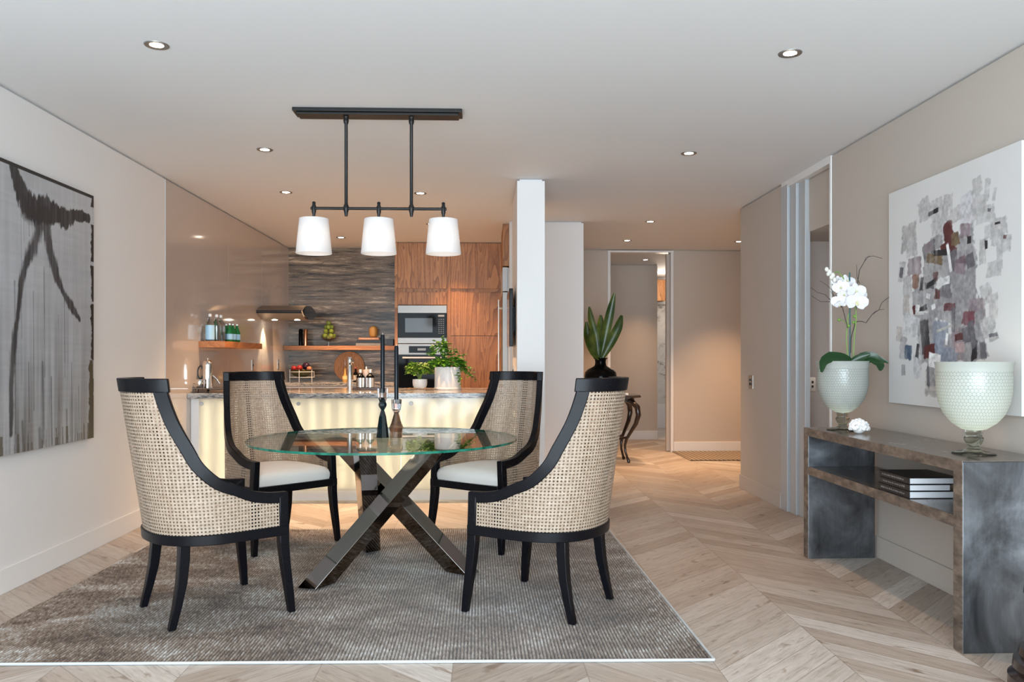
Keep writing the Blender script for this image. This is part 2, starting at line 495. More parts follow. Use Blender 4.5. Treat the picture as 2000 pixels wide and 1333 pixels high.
def hex_glass():
    m, gl, df, tl = translucent('frosted_honeycomb_glass', (.60, .65, .62), .45, .10, .035)
    t = N(m, 'ShaderNodeTexCoord')
    vo = N(m, 'ShaderNodeTexVoronoi'); vo.voronoi_dimensions = '2D'; vo.feature = 'DISTANCE_TO_EDGE'; vo.inputs['Randomness'].default_value = 0.0
    # hexagonal lattice: shear of a unit grid expressed through offset rows
    sp = N(m, 'ShaderNodeSeparateXYZ'); L(m, t.outputs['UV'], sp.inputs[0])
    s = .0165
    u = mth(m, 'DIVIDE', sp.outputs[0], s); v = mth(m, 'DIVIDE', sp.outputs[1], s * 1.732)
    def cell(ou, ov):
        du = mth(m, 'SUBTRACT', mth(m, 'FRACT', mth(m, 'ADD', u, ou)), .5); dv = mth(m, 'MULTIPLY', mth(m, 'SUBTRACT', mth(m, 'FRACT', mth(m, 'ADD', v, ov)), .5), 1.732)
        return mth(m, 'SQRT', mth(m, 'ADD', mth(m, 'POWER', du, 2.0), mth(m, 'POWER', dv, 2.0)))
    d = mth(m, 'MINIMUM', cell(0.0, 0.0), cell(.5, .5))      # distance to nearest hexagon centre
    inside = mth(m, 'MULTIPLY', mth(m, 'GREATER_THAN', sp.outputs[1], 0.0), mth(m, 'LESS_THAN', sp.outputs[1], .285))
    line = mth(m, 'MULTIPLY', ramp(m, d, [(.43, (0, 0, 0)), (.50, (1, 1, 1))]), inside)
    c = mix(m, mth(m, 'MULTIPLY', line, .6), (.63, .65, .61), (.25, .27, .25))
    L(m, c, df.inputs[0]); L(m, c, tl.inputs[0])
    bp = N(m, 'ShaderNodeBump'); bp.inputs['Strength'].default_value = .35; bp.inputs['Distance'].default_value = .003; bp.invert = True
    L(m, mth(m, 'MULTIPLY', d, inside), bp.inputs['Height'])
    for n in (gl, df): L(m, bp.outputs[0], n.inputs['Normal'])
    return m


M['hexglass'] = hex_glass()
M['smoke_glass'] = P('smoky_green_glass', (.55, .57, .50), .03, trans=1.0, ior=1.4)
M['crystal'] = P('clear_cut_crystal', (.93, .93, .96), .01, trans=1.0, ior=1.5)
M['dark_crystal'] = P('dark_teal_crystal', (.006, .014, .016), .05, spec=.5, coat=.1)
M['amber_crystal'] = P('smoky_amber_crystal', (.26, .15, .09), .02, trans=.8, ior=1.5)


def vcol_mat(name, rough=.6):
    m = P(name, (1, 1, 1), rough)
    a = N(m, 'ShaderNodeVertexColor'); a.layer_name = 'paint'; setc(m, a.outputs['Color'])
    bump(m, noise(m, coords(m), 220, 3), .25, .001)
    return m


# ------------------------------------------------------------------ room shell
GAP = .014


def wall(name, x0, x1, y0, y1, m, side, z1=H, z0=0.0):
    """box wall with a recessed shadow gap under the ceiling; side = room side(s) to recess"""
    b = MB().box(x0, x1, y0, y1, z0, z1 - GAP)
    d = .02
    X0 = x0 + (d if 'W' in side else 0); X1 = x1 - (d if 'E' in side else 0)
    Y0 = y0 + (d if 'S' in side else 0); Y1 = y1 - (d if 'N' in side else 0)
    b.box(X0, X1, Y0, Y1, z1 - GAP, z1)
    return struct(b.build(name, m, smooth=0))


XL, XR = -2.475, 2.40
fl = MB(); fl.quad((-2.7, -2.6, 0), (4.3, -2.6, 0), (4.3, 14.6, 0), (-2.7, 14.6, 0))
struct(fl.build('floor', M['floor'], smooth=0))
ce = MB().box(-2.7, 4.3, -2.6, 14.6, H, H + .1)
struct(ce.build('ceiling', M['ceiling'], smooth=0))
wall('wall_left', XL - .12, XL, -2.6, 6.455, M['wall'], 'E')
# kitchen part of the left wall, faced with glossy back-painted glass
g = MB().box(XL - .12, XL, 6.463, 8.03, 0, H - GAP).box(XL - .12, XL, 8.034, 9.22, 0, H - GAP).box(XL - .12, XL, 9.224, 10.6, 0, H - GAP).box(XL - .12, XL - .02, 6.463, 10.6, H - GAP, H)
struct(g.build('wall_left_kitchen', M['panel_gloss'], smooth=0), 'glossy taupe glass panelling on the kitchen part of the left wall')
struct(MB().box(XL - .12, XL + .004, 6.455, 6.463, 0, H - GAP).build('trim_1', M['alu'], smooth=0))
wall('wall_back_kitchen', -2.6, .6, 10.49, 10.6, M['stone_wall'], 'S')
# nib wall with column end
wall('wall_column', .261, .478, 6.42, 7.49, M['wall'], 'SWE')
wall('wall_nib', .262, 1.025, 8.40, 8.52, M['wall'], 'SE')
wall('wall_alcove', 1.13 - .2, 1.025, 8.52, 10.62, M['wall'], 'E')
wall('wall_fridge_side', .30, .42, 8.52, 10.49, M['wall'], 'W')
# hall end wall with doorway
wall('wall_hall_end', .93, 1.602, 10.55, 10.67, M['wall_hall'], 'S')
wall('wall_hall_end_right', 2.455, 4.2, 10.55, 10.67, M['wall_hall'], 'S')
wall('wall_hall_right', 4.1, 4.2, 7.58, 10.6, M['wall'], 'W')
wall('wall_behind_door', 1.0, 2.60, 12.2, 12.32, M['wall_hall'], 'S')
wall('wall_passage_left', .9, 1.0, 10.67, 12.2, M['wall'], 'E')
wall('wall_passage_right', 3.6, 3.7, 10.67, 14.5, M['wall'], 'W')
# bathroom glimpsed through the gap
struct(MB().box(2.3, 3.6, 14.2, 14.3, .42, 2.16).build('wall_bathroom_marble', M['marble'], smooth=0))
struct(MB().box(2.3, 3.6, 14.2, 14.3, 0, .42).build('wall_bathroom_low', M['wall'], smooth=0))
struct(MB().box(2.3, 3.6, 14.2, 14.3, 2.16, H).build('wall_bathroom_top', M['white'], smooth=0))
tag(MB().box(2.55, 3.1, 13.9, 14.18, 2.2, 2.56).build('wall_cabinet', M['teak'], smooth=0, bevel=.004),
    'orange timber wall cabinet high up in the room beyond the narrow gap', 'cabinet')
# right wall: front part, door recess, rear part
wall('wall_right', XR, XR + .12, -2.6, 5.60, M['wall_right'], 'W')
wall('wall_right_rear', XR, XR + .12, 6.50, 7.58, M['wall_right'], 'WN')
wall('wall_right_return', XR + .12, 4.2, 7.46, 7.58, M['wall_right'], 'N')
# recessed doorway: header, lower soffit and dark wall facing the camera
struct(MB().box(XR + .06, XR + .16, 5.60, 6.2, 2.2, H).box(XR + .06, 3.6, 5.60, 6.62, 2.17, 2.2).build('wall_recess_header', M['wall_right'], smooth=0))
struct(MB().box(XR + .12, 3.6, 6.62, 6.74, 0, 2.17).build('wall_recess', M['dark_wall'], smooth=0))
struct(MB().box(XR + .12, 3.6, 4.9, 5.0, 0, 2.17).box(3.5, 3.6, 5.0, 6.62, 0, 2.17).build('wall_recess_far', M['dark_wall'], smooth=0))
struct(MB().box(XR - .008, XR + .06, 5.575, 5.60, 0, H - .005).build('trim_2', M['white'], smooth=0, bevel=.002))
struct(MB().box(XR - .008, XR + .07, 6.385, 6.525, 0, 2.59).build('trim_3', M['alu'], smooth=0, bevel=.003))
struct(MB().box(XR + .01, XR + .07, 6.25, 6.365, 0, 2.59).box(XR + .03, XR + .07, 6.12, 6.24, 0, 2.59).build('trim_4', M['alu'], smooth=0, bevel=.003))
struct(MB().box(XR - .006, XR + .05, 5.60, 6.52, 2.565, H).build('trim_5', M['white'], smooth=0, bevel=.002))
# door frame of the hall doorway
struct(MB().box(1.60, 1.635, 10.53, 10.68, 0, 2.61).box(2.42, 2.455, 10.53, 10.68, 0, 2.61).box(1.635, 2.42, 10.53, 10.68, 2.585, 2.61)
       .build('trim_6', M['white'], smooth=0, bevel=.002))
d_ = MB().box(2.372, 2.418, 10.575, 10.64, .01, 2.57).build('door_1', M['wall_right'], smooth=0, bevel=.003)
struct(d_, 'sliding hall door pushed into its pocket')
# baseboards
BH = .13
for nm, bx in (('baseboard_left', (XL, XL + .012, -2.3, 6.46)), ('baseboard_right', (XR - .012, XR, -2.3, 5.575)),
               ('baseboard_right_rear', (XR - .012, XR, 6.53, 7.592)), ('baseboard_hall', (2.46, 4.1, 10.538, 10.55)),
               ('baseboard_hall_left', (1.03, 1.60, 10.538, 10.55)), ('baseboard_passage', (1.0, 2.6, 12.188, 12.2)),
               ('baseboard_column', (.478, .49, 6.42, 7.49))):
    struct(MB().box(*bx, 0, BH).build(nm, M['wall_right'] if nm in ('baseboard_right_rear', 'baseboard_right') else M['wall'], smooth=0, bevel=.003))
# glazed wall behind the camera
w = MB()
for x in (-2.475, -1.26, -.05, 1.16, 2.36): w.box(x, x + .05, -2.55, -2.47, 0, H)
w.box(XL, XR, -2.55, -2.47, 0, .08).box(XL, XR, -2.55, -2.47, H - .1, H)
struct(w.build('window_1', M['alu'], smooth=0), 'aluminium frame of the glazed wall behind the camera')


# ------------------------------------------------------------------ downlights
def downlight(x, y, label, power=1.0, cone=82):
    t = empty('downlight', (x, y, H))
    tag(t, label, 'downlight', 'recessed ceiling downlights')
    n = 32
    MB().lathe([(.030, -.001), (.036, -.003), (.052, -.004), (.054, -.001), (.054, .0)], n=n, caps=False).build('trim_ring', M['steel'], t)
    MB().lathe([(.0001, .0), (.029, .0), (.030, -.0015)], n=n, caps=False).build('lamp_face', M['led'], t, smooth=0)
    l = bpy.data.lights.new('downlight_beam', 'SPOT'); l.energy = SPOT_W * power; l.color = SPOT_C
    l.spot_size = math.radians(cone); l.spot_blend = .9; l.shadow_soft_size = .04
    lo = bpy.data.objects.new('downlight_beam', l); col.objects.link(lo); lo.parent = t; lo.location = (0, 0, -.02)


downlight(-1.469, 3.733, 'recessed ceiling downlight above the left chairs, nearest the left painting', .8)
downlight(1.412, 3.733, 'recessed ceiling downlight nearest the camera on the console side', .8)
downlight(-1.475, 5.575, 'recessed ceiling downlight left of the black pendant bar', .9)
downlight(1.406, 5.575, 'recessed ceiling downlight right of the white column, in front of the door recess', .9)
downlight(-1.674, 7.0, 'recessed ceiling downlight above the left end of the glowing island', 5.0)
downlight(-.54, 7.0, 'recessed ceiling downlight seen right of the pendant rods, above the crossbar', 5.0)
downlight(-1.66, 9.58, 'recessed ceiling downlight before the striped stone wall, between the first two shades', 7.5)
downlight(-.552, 8.6, 'recessed ceiling downlight peeping out left of the right pendant shade', 7.5)
downlight(-.33, 9.58, 'recessed ceiling downlight close to the timber cabinets, behind the right pendant shade', 1.8)
downlight(1.709, 8.364, 'recessed ceiling downlight in the hall, nearer of the two before the doorway', 3.3)
downlight(1.708, 9.713, 'recessed ceiling downlight in the hall, right over the doorway', 3.0)
downlight(3.064, 9.752, 'recessed ceiling downlight at the hall corner, cut by the right wall edge', 4.2)
downlight(2.3, 11.6, 'recessed ceiling downlight in the passage beyond the hall doorway', 1.6)
l = bpy.data.lights.new('bathroom_light', 'POINT'); l.energy = 9; l.color = (1, .8, .6); l.shadow_soft_size = .1
o = bpy.data.objects.new('bathroom_light', l); col.objects.link(o); o.location = (2.95, 13.2, 2.4)

l = bpy.data.lights.new('side_room_fill', 'POINT'); l.energy = 1.8; l.color = (1, .90, .82); l.shadow_soft_size = .12  # unseen fill light, added to brighten the recess and its soffit
o = bpy.data.objects.new('side_room_fill', l); col.objects.link(o); o.location = (3.15, 5.7, 1.2)

# ------------------------------------------------------------------ rug
def rug():
    y0l, y0r, y1 = 3.30, 3.245, 5.815
    xl0, xl1, xr0, xr1 = -2.19, -2.15, .915, .872
    n = 212; ny = 60
    b = MB(); rows = []
    rnd = random.Random(3)
    for j in range(ny + 1):
        t = j / ny; r = []
        for i in range(n * 2 + 1):
            s = i / (n * 2)
            xa = xl0 + (xl1 - xl0) * t; xb = xr0 + (xr1 - xr0) * t
            yb = y0l + (y0r - y0l) * s
            z = .0015 + (.0095 if i % 2 else 0) + rnd.uniform(-.0006, .0008)
            r.append((xa + (xb - xa) * s + rnd.uniform(-.0006, .0006), yb + (y1 - yb) * t, z))
        rows.append(r)
    m2 = 2 * n + 1
    b.rings(rows, close=False, caps=False)
    # sides
    def skirt(pts):
        for p, q in zip(pts[:-1], pts[1:]): b.quad((p[0], p[1], .0005), (q[0], q[1], .0005), q, p)
    skirt(rows[0]); skirt(rows[-1][::-1]); skirt([r[0] for r in rows][::-1]); skirt([r[-1] for r in rows])
    o = b.build('area_rug', M['rug'], smooth=60)
    tag(o, 'large ribbed grey and brown woven rug under the glass dining table', 'rug')
    b2 = MB()
    b2.tube([(xl0 - .004, y0l - .004, .007), (xr0 + .004, y0r - .004, .007)], .006, 6)
    b2.tube([(xr0 + .004, y0r, .007), (xr1 + .004, y1, .007)], .006, 6)
    e = b2.build('bound_edge', P('pale_grey_wool_binding', (.5, .52, .53), .9), o); e['label'] = 'pale grey bound edge'


rug()


# ------------------------------------------------------------------ dining chairs
def base(u, a=.29, x0=0.0, w=.29, n=2.4):
    s = 1 if u >= 0 else -1; t = abs(u); us = .42
    if t > 1 - us:
        k = (t - (1 - us)) / us
        return (x0 + k * (.25 - x0), s * (w - .01 * k))
    th = t / (1 - us) * PI / 2
    return (x0 - a * abs(math.cos(th)) ** (2 / n), s * w * abs(math.sin(th)) ** (2 / n))


def shell(u, z, off=0.0):
    def q(u):
        x, y = base(max(-1, min(1, u))); h = max(0, (z - .39) / .71); back = min(1, max(0, -x / .3))
        return x - .12 * h * back, y * (1 - .12 * h)
    x, y = q(u)
    if off:
        xa, ya = q(u - .01); xb, yb = q(u + .01)
        tx, ty = xb - xa, yb - ya; l = math.hypot(tx, ty) or 1
        # outward normal (away from seat centre)
        nx, ny = ty / l, -tx / l
        if nx * (x + .0) + ny * y < 0: nx, ny = -nx, -ny
        x += nx * off; y += ny * off
    return (x, y, z)


SU = [i / 400 - 1 for i in range(801)]
_s = [0.0]
for a_, b_ in zip(SU[:-1], SU[1:]):
    p_, q_ = base(a_), base(b_); _s.append(_s[-1] + math.hypot(p_[0] - q_[0], p_[1] - q_[1]))
SL = [v - _s[-1] / 2 for v in _s]


def s_of(u): return float(np.interp(u, SU, SL))
def u_of(s): return float(np.interp(s, SL, SU))


EDGE = [(.315, 1.108), (.33, 1.03), (.345, .97), (.37, .90), (.42, .80), (.46, .725), (.53, .655), (.61, .618), (.72, .588), (.85, .572), (1.0, .568)]


def edge_pts():
    # smooth curve through EDGE in (s, z)
    P0 = [(s_of(u), z) for u, z in EDGE]; out = []
    for i in range(len(P0) - 1):
        p0 = P0[max(i - 1, 0)]; p1 = P0[i]; p2 = P0[i + 1]; p3 = P0[min(i + 2, len(P0) - 1)]
        for k in range(6):
            t = k / 6
            out.append(tuple(.5 * (2 * b + (c - a) * t + (2 * a - 5 * b + 4 * c - d) * t * t + (-a + 3 * b - 3 * c + d) * t ** 3) for a, b, c, d in zip(p0, p1, p2, p3)))
    out.append(P0[-1]); return out


EP = edge_pts()
RW = .050   # rail width on the surface
TH = .019   # half thickness


def inner_edge():
    out = []
    for k, (s, z) in enumerate(EP):
        a = EP[max(k - 1, 0)]; b = EP[min(k + 1, len(EP) - 1)]
        ts, tz = b[0] - a[0], b[1] - a[1]; l = math.hypot(ts, tz)
        out.append((s + tz / l * RW, z - ts / l * RW))
    out[0] = (out[0][0], EP[0][1]); return out


IP = inner_edge()


def ribbon(b, A, B, th=TH, sgn=1):
    """solid strip between two (s,z) curves on the shell"""
    rings = []
    for (s0, z0), (s1, z1) in zip(A, B):
        u0, u1 = sgn * u_of(s0), sgn * u_of(s1)
        rings.append([shell(u0, z0, th), shell(u0, z0, -th), shell(u1, z1, -th), shell(u1, z1, th)])
    b.rings(rings)


def make_chair():
    t = empty('dining_chair')
    sm = s_of(1.0)
    fr = MB()
    for sg in (1, -1):
        ribbon(fr, EP, IP, TH, sg)
        # front post above the leg
        ribbon(fr, [(sm, .372), (sm, .568)], [(sm - .046, .372), (sm - .046, .545)], TH + .002, sg)
    st = s_of(.335)
    n = 24
    ribbon(fr, [(-st + 2 * st * k / n, 1.110) for k in range(n + 1)], [(-st + 2 * st * k / n, 1.048) for k in range(n + 1)], TH)
    n = 48
    fr.build('back_frame', M['black_wood'], t, smooth=40, bevel=.004)
    sf = MB()
    ribbon(sf, [(-sm + 2 * sm * k / n, .412) for k in range(n + 1)], [(-sm + 2 * sm * k / n, .366) for k in range(n + 1)], TH + .004)
    sf.box(.222, .262, -.27, .27, .366, .412)
    sf.build('seat_frame', M['black_wood'], t, smooth=40, bevel=.003)
    # vertical slats between the two cane skins
    for uc, zt in ((0.0, 1.06), (.74, .575), (-.74, .575)):
        sc = s_of(uc); sl = MB()
        ribbon(sl, [(sc - .020, .40), (sc - .020, zt)], [(sc + .020, .40), (sc + .020, zt)], .003)
        sl.build('slat', M['black_wood'], t, smooth=30)
    # cane skins
    ES = [e[0] for e in EP]; EZ = [e[1] for e in EP]
    for nm, off in (('cane_panel', .0135), ('cane_panel', -.0135)):
        b = MB(); b.uv = []; rows = []; nz = 26; nu = 150
        for i in range(nu + 1):
            s = -sm + .012 + (2 * sm - .024) * i / nu
            zt = 1.06 if abs(s) < ES[0] - .02 else float(np.interp(abs(s) + .022, ES, EZ)) - .006
            if abs(s) >= ES[0] - .02: zt = min(zt, 1.06)
            r = []
            for j in range(nz + 1):
                z = .40 + (zt - .40) * j / nz
                r.append(shell(u_of(s), z, off)); b.uv.append((s + 5, z))
            rows.append(r)
        b.rings(rows, close=False, caps=False)
        o = b.build(nm, M['cane'], t, smooth=60)
        o['label'] = 'outer woven cane skin' if off > 0 else 'inner woven cane skin'
    # seat cushion
    c = MB(); out = []
    for k in range(61):
        u = -1 + 2 * k / 60; x, y, z = shell(u, .42, -.024); out.append((min(x, .235), y))
    for k in range(1, 16):
        f = k / 16; out.append((.238 + .012 * math.sin(PI * f), .262 - 2 * .262 * f))
    rr = []
    for sc, z in ((.985, .408), (1.0, .43), (1.0, .452), (.975, .472), (.92, .487), (.8, .500), (.6, .509), (.3, .514), (.02, .516)):
        rr.append([(-.01 + (x + .01) * sc, y * sc, z) for x, y in out])
    c.rings(rr); c.build('seat_cushion', M['cushion'], t, smooth=60)
    # legs
    def leg(path):
        b = MB(); rs = []
        for x, y, z, h in path: rs.append([(x - h, y - h, z), (x + h, y - h, z), (x + h, y + h, z), (x - h, y + h, z)])
        b.rings(rs); return b.build('leg', M['black_wood'], t, smooth=40, bevel=.003)
    for sg in (1, -1):
        leg([(.262, sg * .298, 0, .0155), (.252, sg * .291, .10, .0185), (.238, sg * .283, .22, .021), (.229, sg * .279, .32, .0225), (.228, sg * .278, .372, .023)])
        leg([(-.262, sg * .222, 0, .0155), (-.238, sg * .219, .10, .0185), (-.218, sg * .214, .20, .0215), (-.208, sg * .210, .30, .023), (-.206, sg * .209, .372, .023)])
    return t


chair = make_chair()
index_kids()
for k, (x, y, th, lab) in enumerate((
        (-1.300, 3.995, 37, 'black framed cane dining chair at the front left, seen from behind'),
        (.290, 4.010, 149, 'black framed cane dining chair at the front right, seen from behind'),
        (-1.356, 5.403, -46, 'cane dining chair with cream seat at the back left, before the glowing counter'),
        (.040, 5.390, 231, 'cane dining chair with cream seat at the back right, before the white column'))):
    o = chair if k == 0 else copy_tree(chair)
    o.location = (x, y, .0118); o.rotation_euler = (0, 0, math.radians(th))
    tag(o, lab, 'chair', 'cane dining chairs around the table')

# ------------------------------------------------------------------ dining table
TC = (-.578, 4.775); TR = .77; TZ = .75
t = empty('dining_table', (TC[0], TC[1], .0118)); tag(t, 'round glass dining table on three crossed polished steel beams', 'table')
z0 = TZ - .0118
b = MB(); n = 128
b.rings([[(TR * math.cos(2 * PI * j / n), TR * math.sin(2 * PI * j / n), z) for j in range(n)] for z in (z0 - .012, z0)], True, True)
tp = b.build('tabletop', M['glass'], t, smooth=40); tp['label'] = 'clear round glass top'
tp.data.materials.append(M['glass_edge'])
for p in tp.data.polygons:
    if len(p.vertices) == 4: p.material_index = 1
bc = Vector((-.577 - TC[0], 4.70 - TC[1], 0))
for a0, roll_ in ((230, -24), (346, 14), (106, -24)):
    a1 = a0 + 156
    p0 = bc + Vector((.475 * math.cos(math.radians(a0)), .475 * math.sin(math.radians(a0)), .004))
    p1 = bc + Vector((.37 * math.cos(math.radians(a1)), .37 * math.sin(math.radians(a1)), z0 - .013))
    o = MB().beam(p0, p1, .095, roll=math.radians(roll_)).build('leg', M['dark_chrome'], t, smooth=30, bevel=.002)
    o['label'] = 'slanted polished steel beam leg'


# candlesticks
def facet(prof, c, n, rot=0.0): return MB().lathe(prof, c, n, True, rot)


t = empty('candlestick', (-.590, 4.80, TZ)); tag(t, 'taller dark glass candlestick with faceted crystal cup on the table, left of the pair', 'candlestick', 'candlesticks on the glass table')
facet([(.036, 0), (.031, .05), (.020, .125), (.009, .160)], (0, 0, 0), 8).build('base', M['dark_crystal'], t, smooth=0)
facet([(.009, .160), (.022, .182), (.024, .195), (.006, .235)], (0, 0, 0), 6).build('stem', M['dark_crystal'], t, smooth=0)
facet([(.014, .195), (.027, .235), (.030, .286), (.016, .287), (.014, .262)], (0, 0, 0), 8, .2).build('cup', M['crystal'], t, smooth=0)
t2 = empty('candlestick', (-.510, 4.80, TZ)); tag(t2, 'shorter amber and clear crystal candlestick on the table, right of the pair', 'candlestick', 'candlesticks on the glass table')
facet([(.036, 0), (.037, .035), (.042, .058), (.030, .085), (.014, .140), (.012, .150)], (0, 0, 0), 8, .3).build('base', M['amber_crystal'], t2, smooth=0)
facet([(.010, .138), (.027, .165), (.031, .222), (.016, .223), (.014, .20)], (0, 0, 0), 6).build('cup', M['crystal'], t2, smooth=0)
for x, zb, zt, lab in ((-.590, .262, .600, 'tall thin black candle in the taller candlestick'), (-.510, .20, .535, 'tall thin black candle in the shorter amber candlestick')):
    c = MB().lathe([(.0125, 0), (.0125, zt - zb - .008), (.010, zt - zb)], n=20).build('taper_candle', M['candle'])
    c.location = (x, 4.80, TZ + zb); tag(c, lab, 'candle', 'black taper candles')
    MB().tube([(0, 0, zt - zb), (.001, 0, zt - zb + .010)], .0018, 6).build('wick', M['wick'], c)

# ------------------------------------------------------------------ pendant light
PX, PY = -.598, 4.69
t = empty('pendant_light', (PX, PY, H)); tag(t, 'black linear pendant light with three white drum shades hanging over the table', 'pendant light')
MB().box(-.475, .475, -.068, .068, -.020, 0).box(-.455, .455, -.052, .052, -.034, -.020).build('canopy', M['black_metal'], t, smooth=0, bevel=.003)
for x in (-.185, .185):
    MB().lathe([(.008, -.60), (.012, -.575), (.016, -.560), (.016, -.545), (.010, -.53), (.0095, -.525), (.0095, -.075), (.013, -.07), (.016, -.055), (.013, -.045), (.016, -.034)], (x, 0, 0), 16).build('rod', M['black_metal'], t, smooth=60)
MB().tube([(-.385, 0, -.555), (.385, 0, -.555)], .0085, 12).build('crossbar', M['black_metal'], t)
for x in (-.367, 0, .367):
    MB().lathe([(.007, -.65), (.0085, -.59), (.0125, -.575), (.013, -.545), (.009, -.535), (.010, -.520), (.004, -.516)], (x, 0, 0), 14).build('arm', M['black_metal'], t, smooth=60)
    s = MB(); n = 48
    s.rings([[(x + r * math.cos(2 * PI * j / n), r * math.sin(2 * PI * j / n), z) for j in range(n)] for r, z in
             ((.0985, -.812), (.100, -.813), (.101, -.8125), (.0815, -.615), (.080, -.6145), (.0787, -.616), (.0985, -.812))], True, False)
    sh = s.build('lamp_shade', M['shade'], t, smooth=50); sh['label'] = 'white fabric drum shade'
    r_ = MB()
    r_.lathe([(.012, -.640), (.012, -.628)], (x, 0, 0), 12)
    for k in range(3):
        a = 2 * PI * k / 3; r_.tube([(x, 0, -.634), (x + .08 * math.cos(a), .08 * math.sin(a), -.622)], .0015, 5)
    r_.build('shade_spider', M['black_metal'], sh)
    MB().ball((x, 0, -.715), .028, 16, 10).build('bulb', M['bulb'], sh)

# ------------------------------------------------------------------ kitchen island
t = empty('kitchen_island', (-1.1, 7.5, 0)); tag(t, 'kitchen island with a grey veined stone top and glowing frosted glass front', 'kitchen island')
ox, oy = 1.1, -7.5
def ib(x0, x1, y0, y1, z0, z1, bb=None): return (bb or MB()).box(x0 + ox, x1 + ox, y0 + oy, y1 + oy, z0, z1)
XI0, XI1 = XL + .002, .260
ib(XI0, XI1, 6.92, 8.15, .877, .920).build('worktop', M['stone_top'], t, smooth=0, bevel=.003)
ib(XI0, XI1, 7.03, 8.10, 0, .088).build('plinth', M['white'], t, smooth=0)
ib(XI0, XI1, 7.22, 8.10, .088, .877).build('carcass', M['white'], t, smooth=0)
ib(XI0, -2.405, 7.005, 7.22, .088, .877).build('end_panel', M['white'], t, smooth=0, bevel=.002)
edges = [-2.40, -1.66, -.705, .255]
for k, (x0, x1) in enumerate(((-2.402, -.708), (-.702, .258))):
    o = ib(x0, x1, 7.000, 7.010, .090, .874).build('glass_panel', M['frost'], t, smooth=0); o['label'] = 'backlit frosted glass front panel'
for x in (-2.50 + .12, -1.57, -.619):
    MB().lathe([(.017, 0), (.017, .006), (.013, .009), (.0001, .009)], n=20).build('bolt', M['alu'], t)
    o = bpy.data.objects[[q.name for q in bpy.data.objects if q.name.startswith('bolt')][-1]]
for o, x in zip([q for q in bpy.data.objects if q.name.split('.')[0] == 'bolt'], (-2.38, -1.57, -.619)):
    o.location = (x + ox, 7.0 + oy, .828); o.rotation_euler = (PI / 2, 0, 0)
sb = MB(); x = -2.34
while x < .24:
    ib(x - .006, x + .006, 7.032, 7.044, .115, .845, sb); x += .127
o = sb.build('light_tubes', M['tube'], t, smooth=0); o['label'] = 'row of warm vertical light tubes behind the glass'

# ------------------------------------------------------------------ back bench and tall cabinets
t = empty('base_cabinet', (-1.77, 10.2, 0)); tag(t, 'low pale kitchen base cabinets under the stone bench at the back', 'cabinet')
ox, oy = 1.77, -10.2
ib(XI0, -1.08, 9.93, 10.485, .09, .88).build('carcass', M['white'], t, smooth=0)
for k in range(3):
    x0 = XI0 + .005 + k * .463; ib(x0, x0 + .457, 9.905, 9.93, .10, .872).build('door', M['white'], t, smooth=0, bevel=.002)
o = ib(XI0, -1.08, 9.89, 10.488, .88, .920).build('bench_top', M['stone_top'], None, smooth=0, bevel=.003)
o.location = (-1.77, 10.2, 0); tag(o, 'stone bench top running along the striped stone wall', 'worktop')

t = empty('tall_cabinet', (-.39, 10.2, 0)); tag(t, 'tall floor to ceiling timber cabinet housing the microwave and oven', 'cabinet')
ox, oy = .39, -10.2
FY = 9.95
ib(-1.077, -1.042, FY, 10.485, 0, H - .003).build('side_panel', M['teak'], t, smooth=0)
ib(-.445, -.405, FY, 10.485, 0, H - .003).build('divider_panel', M['teak'], t, smooth=0)
ib(-1.042, -.445, FY + .03, 10.485, 0, .085).build('kickboard', M['teak'], t, smooth=0)
ib(-1.042, -.445, FY + .02, 10.485, 1.86, H - .003).build('carcass', M['teak'], t, smooth=0)
ib(-.405, .295, FY + .02, 10.485, 0, H - .003).build('carcass', M['teak'], t, smooth=0)
for x0, x1, za, zb in ((-1.040, -.447, 2.06, 2.612), (-1.040, -.447, 1.862, 2.015), (-.403, .216, 2.06, 2.612), (-.403, .216, 1.489, 2.010), (-.403, .216, .09, 1.482), (-1.040, -.447, .09, .70)):
    ib(x0 + .002, x1 - .002, FY - .002, FY + .018, za, zb).build('door', M['teak'], t, smooth=0, bevel=.0015)
ib(.216, .295, FY - .002, FY + .018, 0, H - .003).build('filler_panel', M['teak'], t, smooth=0)
# microwave
t = empty('microwave', (-.743, 10.1, 1.392)); tag(t, 'built-in microwave oven with steel frame above the larger oven', 'microwave')
ox, oy = .743, -10.1
def kb(x0, x1, y0, y1, z0, z1, bb=None, zz=1.392): return (bb or MB()).box(x0 + ox, x1 + ox, y0 + oy, y1 + oy, z0 - zz, z1 - zz)
kb(-1.038, -.449, FY + .005, 10.4, 1.395, 1.855).build('body', M['steel'], t, smooth=0)
kb(-1.038, -.449, FY - .018, FY + .005, 1.762, 1.853).build('top_fascia', M['steel'], t, smooth=0, bevel=.002)
kb(-1.038, -.449, FY - .018, FY + .005, 1.395, 1.462).build('bottom_fascia', M['steel'], t, smooth=0, bevel=.002)
d = kb(-1.038, -.449, FY - .02, FY + .005, 1.464, 1.760).build('door', M['black_glass'], t, smooth=0, bevel=.002)
kb(-.95, -.62, FY - .0215, FY - .0195, 1.528, 1.70).build('door_window', P('grey_door_window', (.06, .08, .10), .08, spec=.2), d, smooth=0)
kp = MB()
for r in range(8):
    for c_ in range(3):
        kb(-.548 + c_ * .026, -.534 + c_ * .026, FY - .0212, FY - .0195, 1.515 + r * .024, 1.521 + r * .024, kp)
kb(-.552, -.478, FY - .0212, FY - .0195, 1.718, 1.740, kp)
kp.build('keypad', P('pale_key_marks', (.35, .36, .38), .4), d, smooth=0)
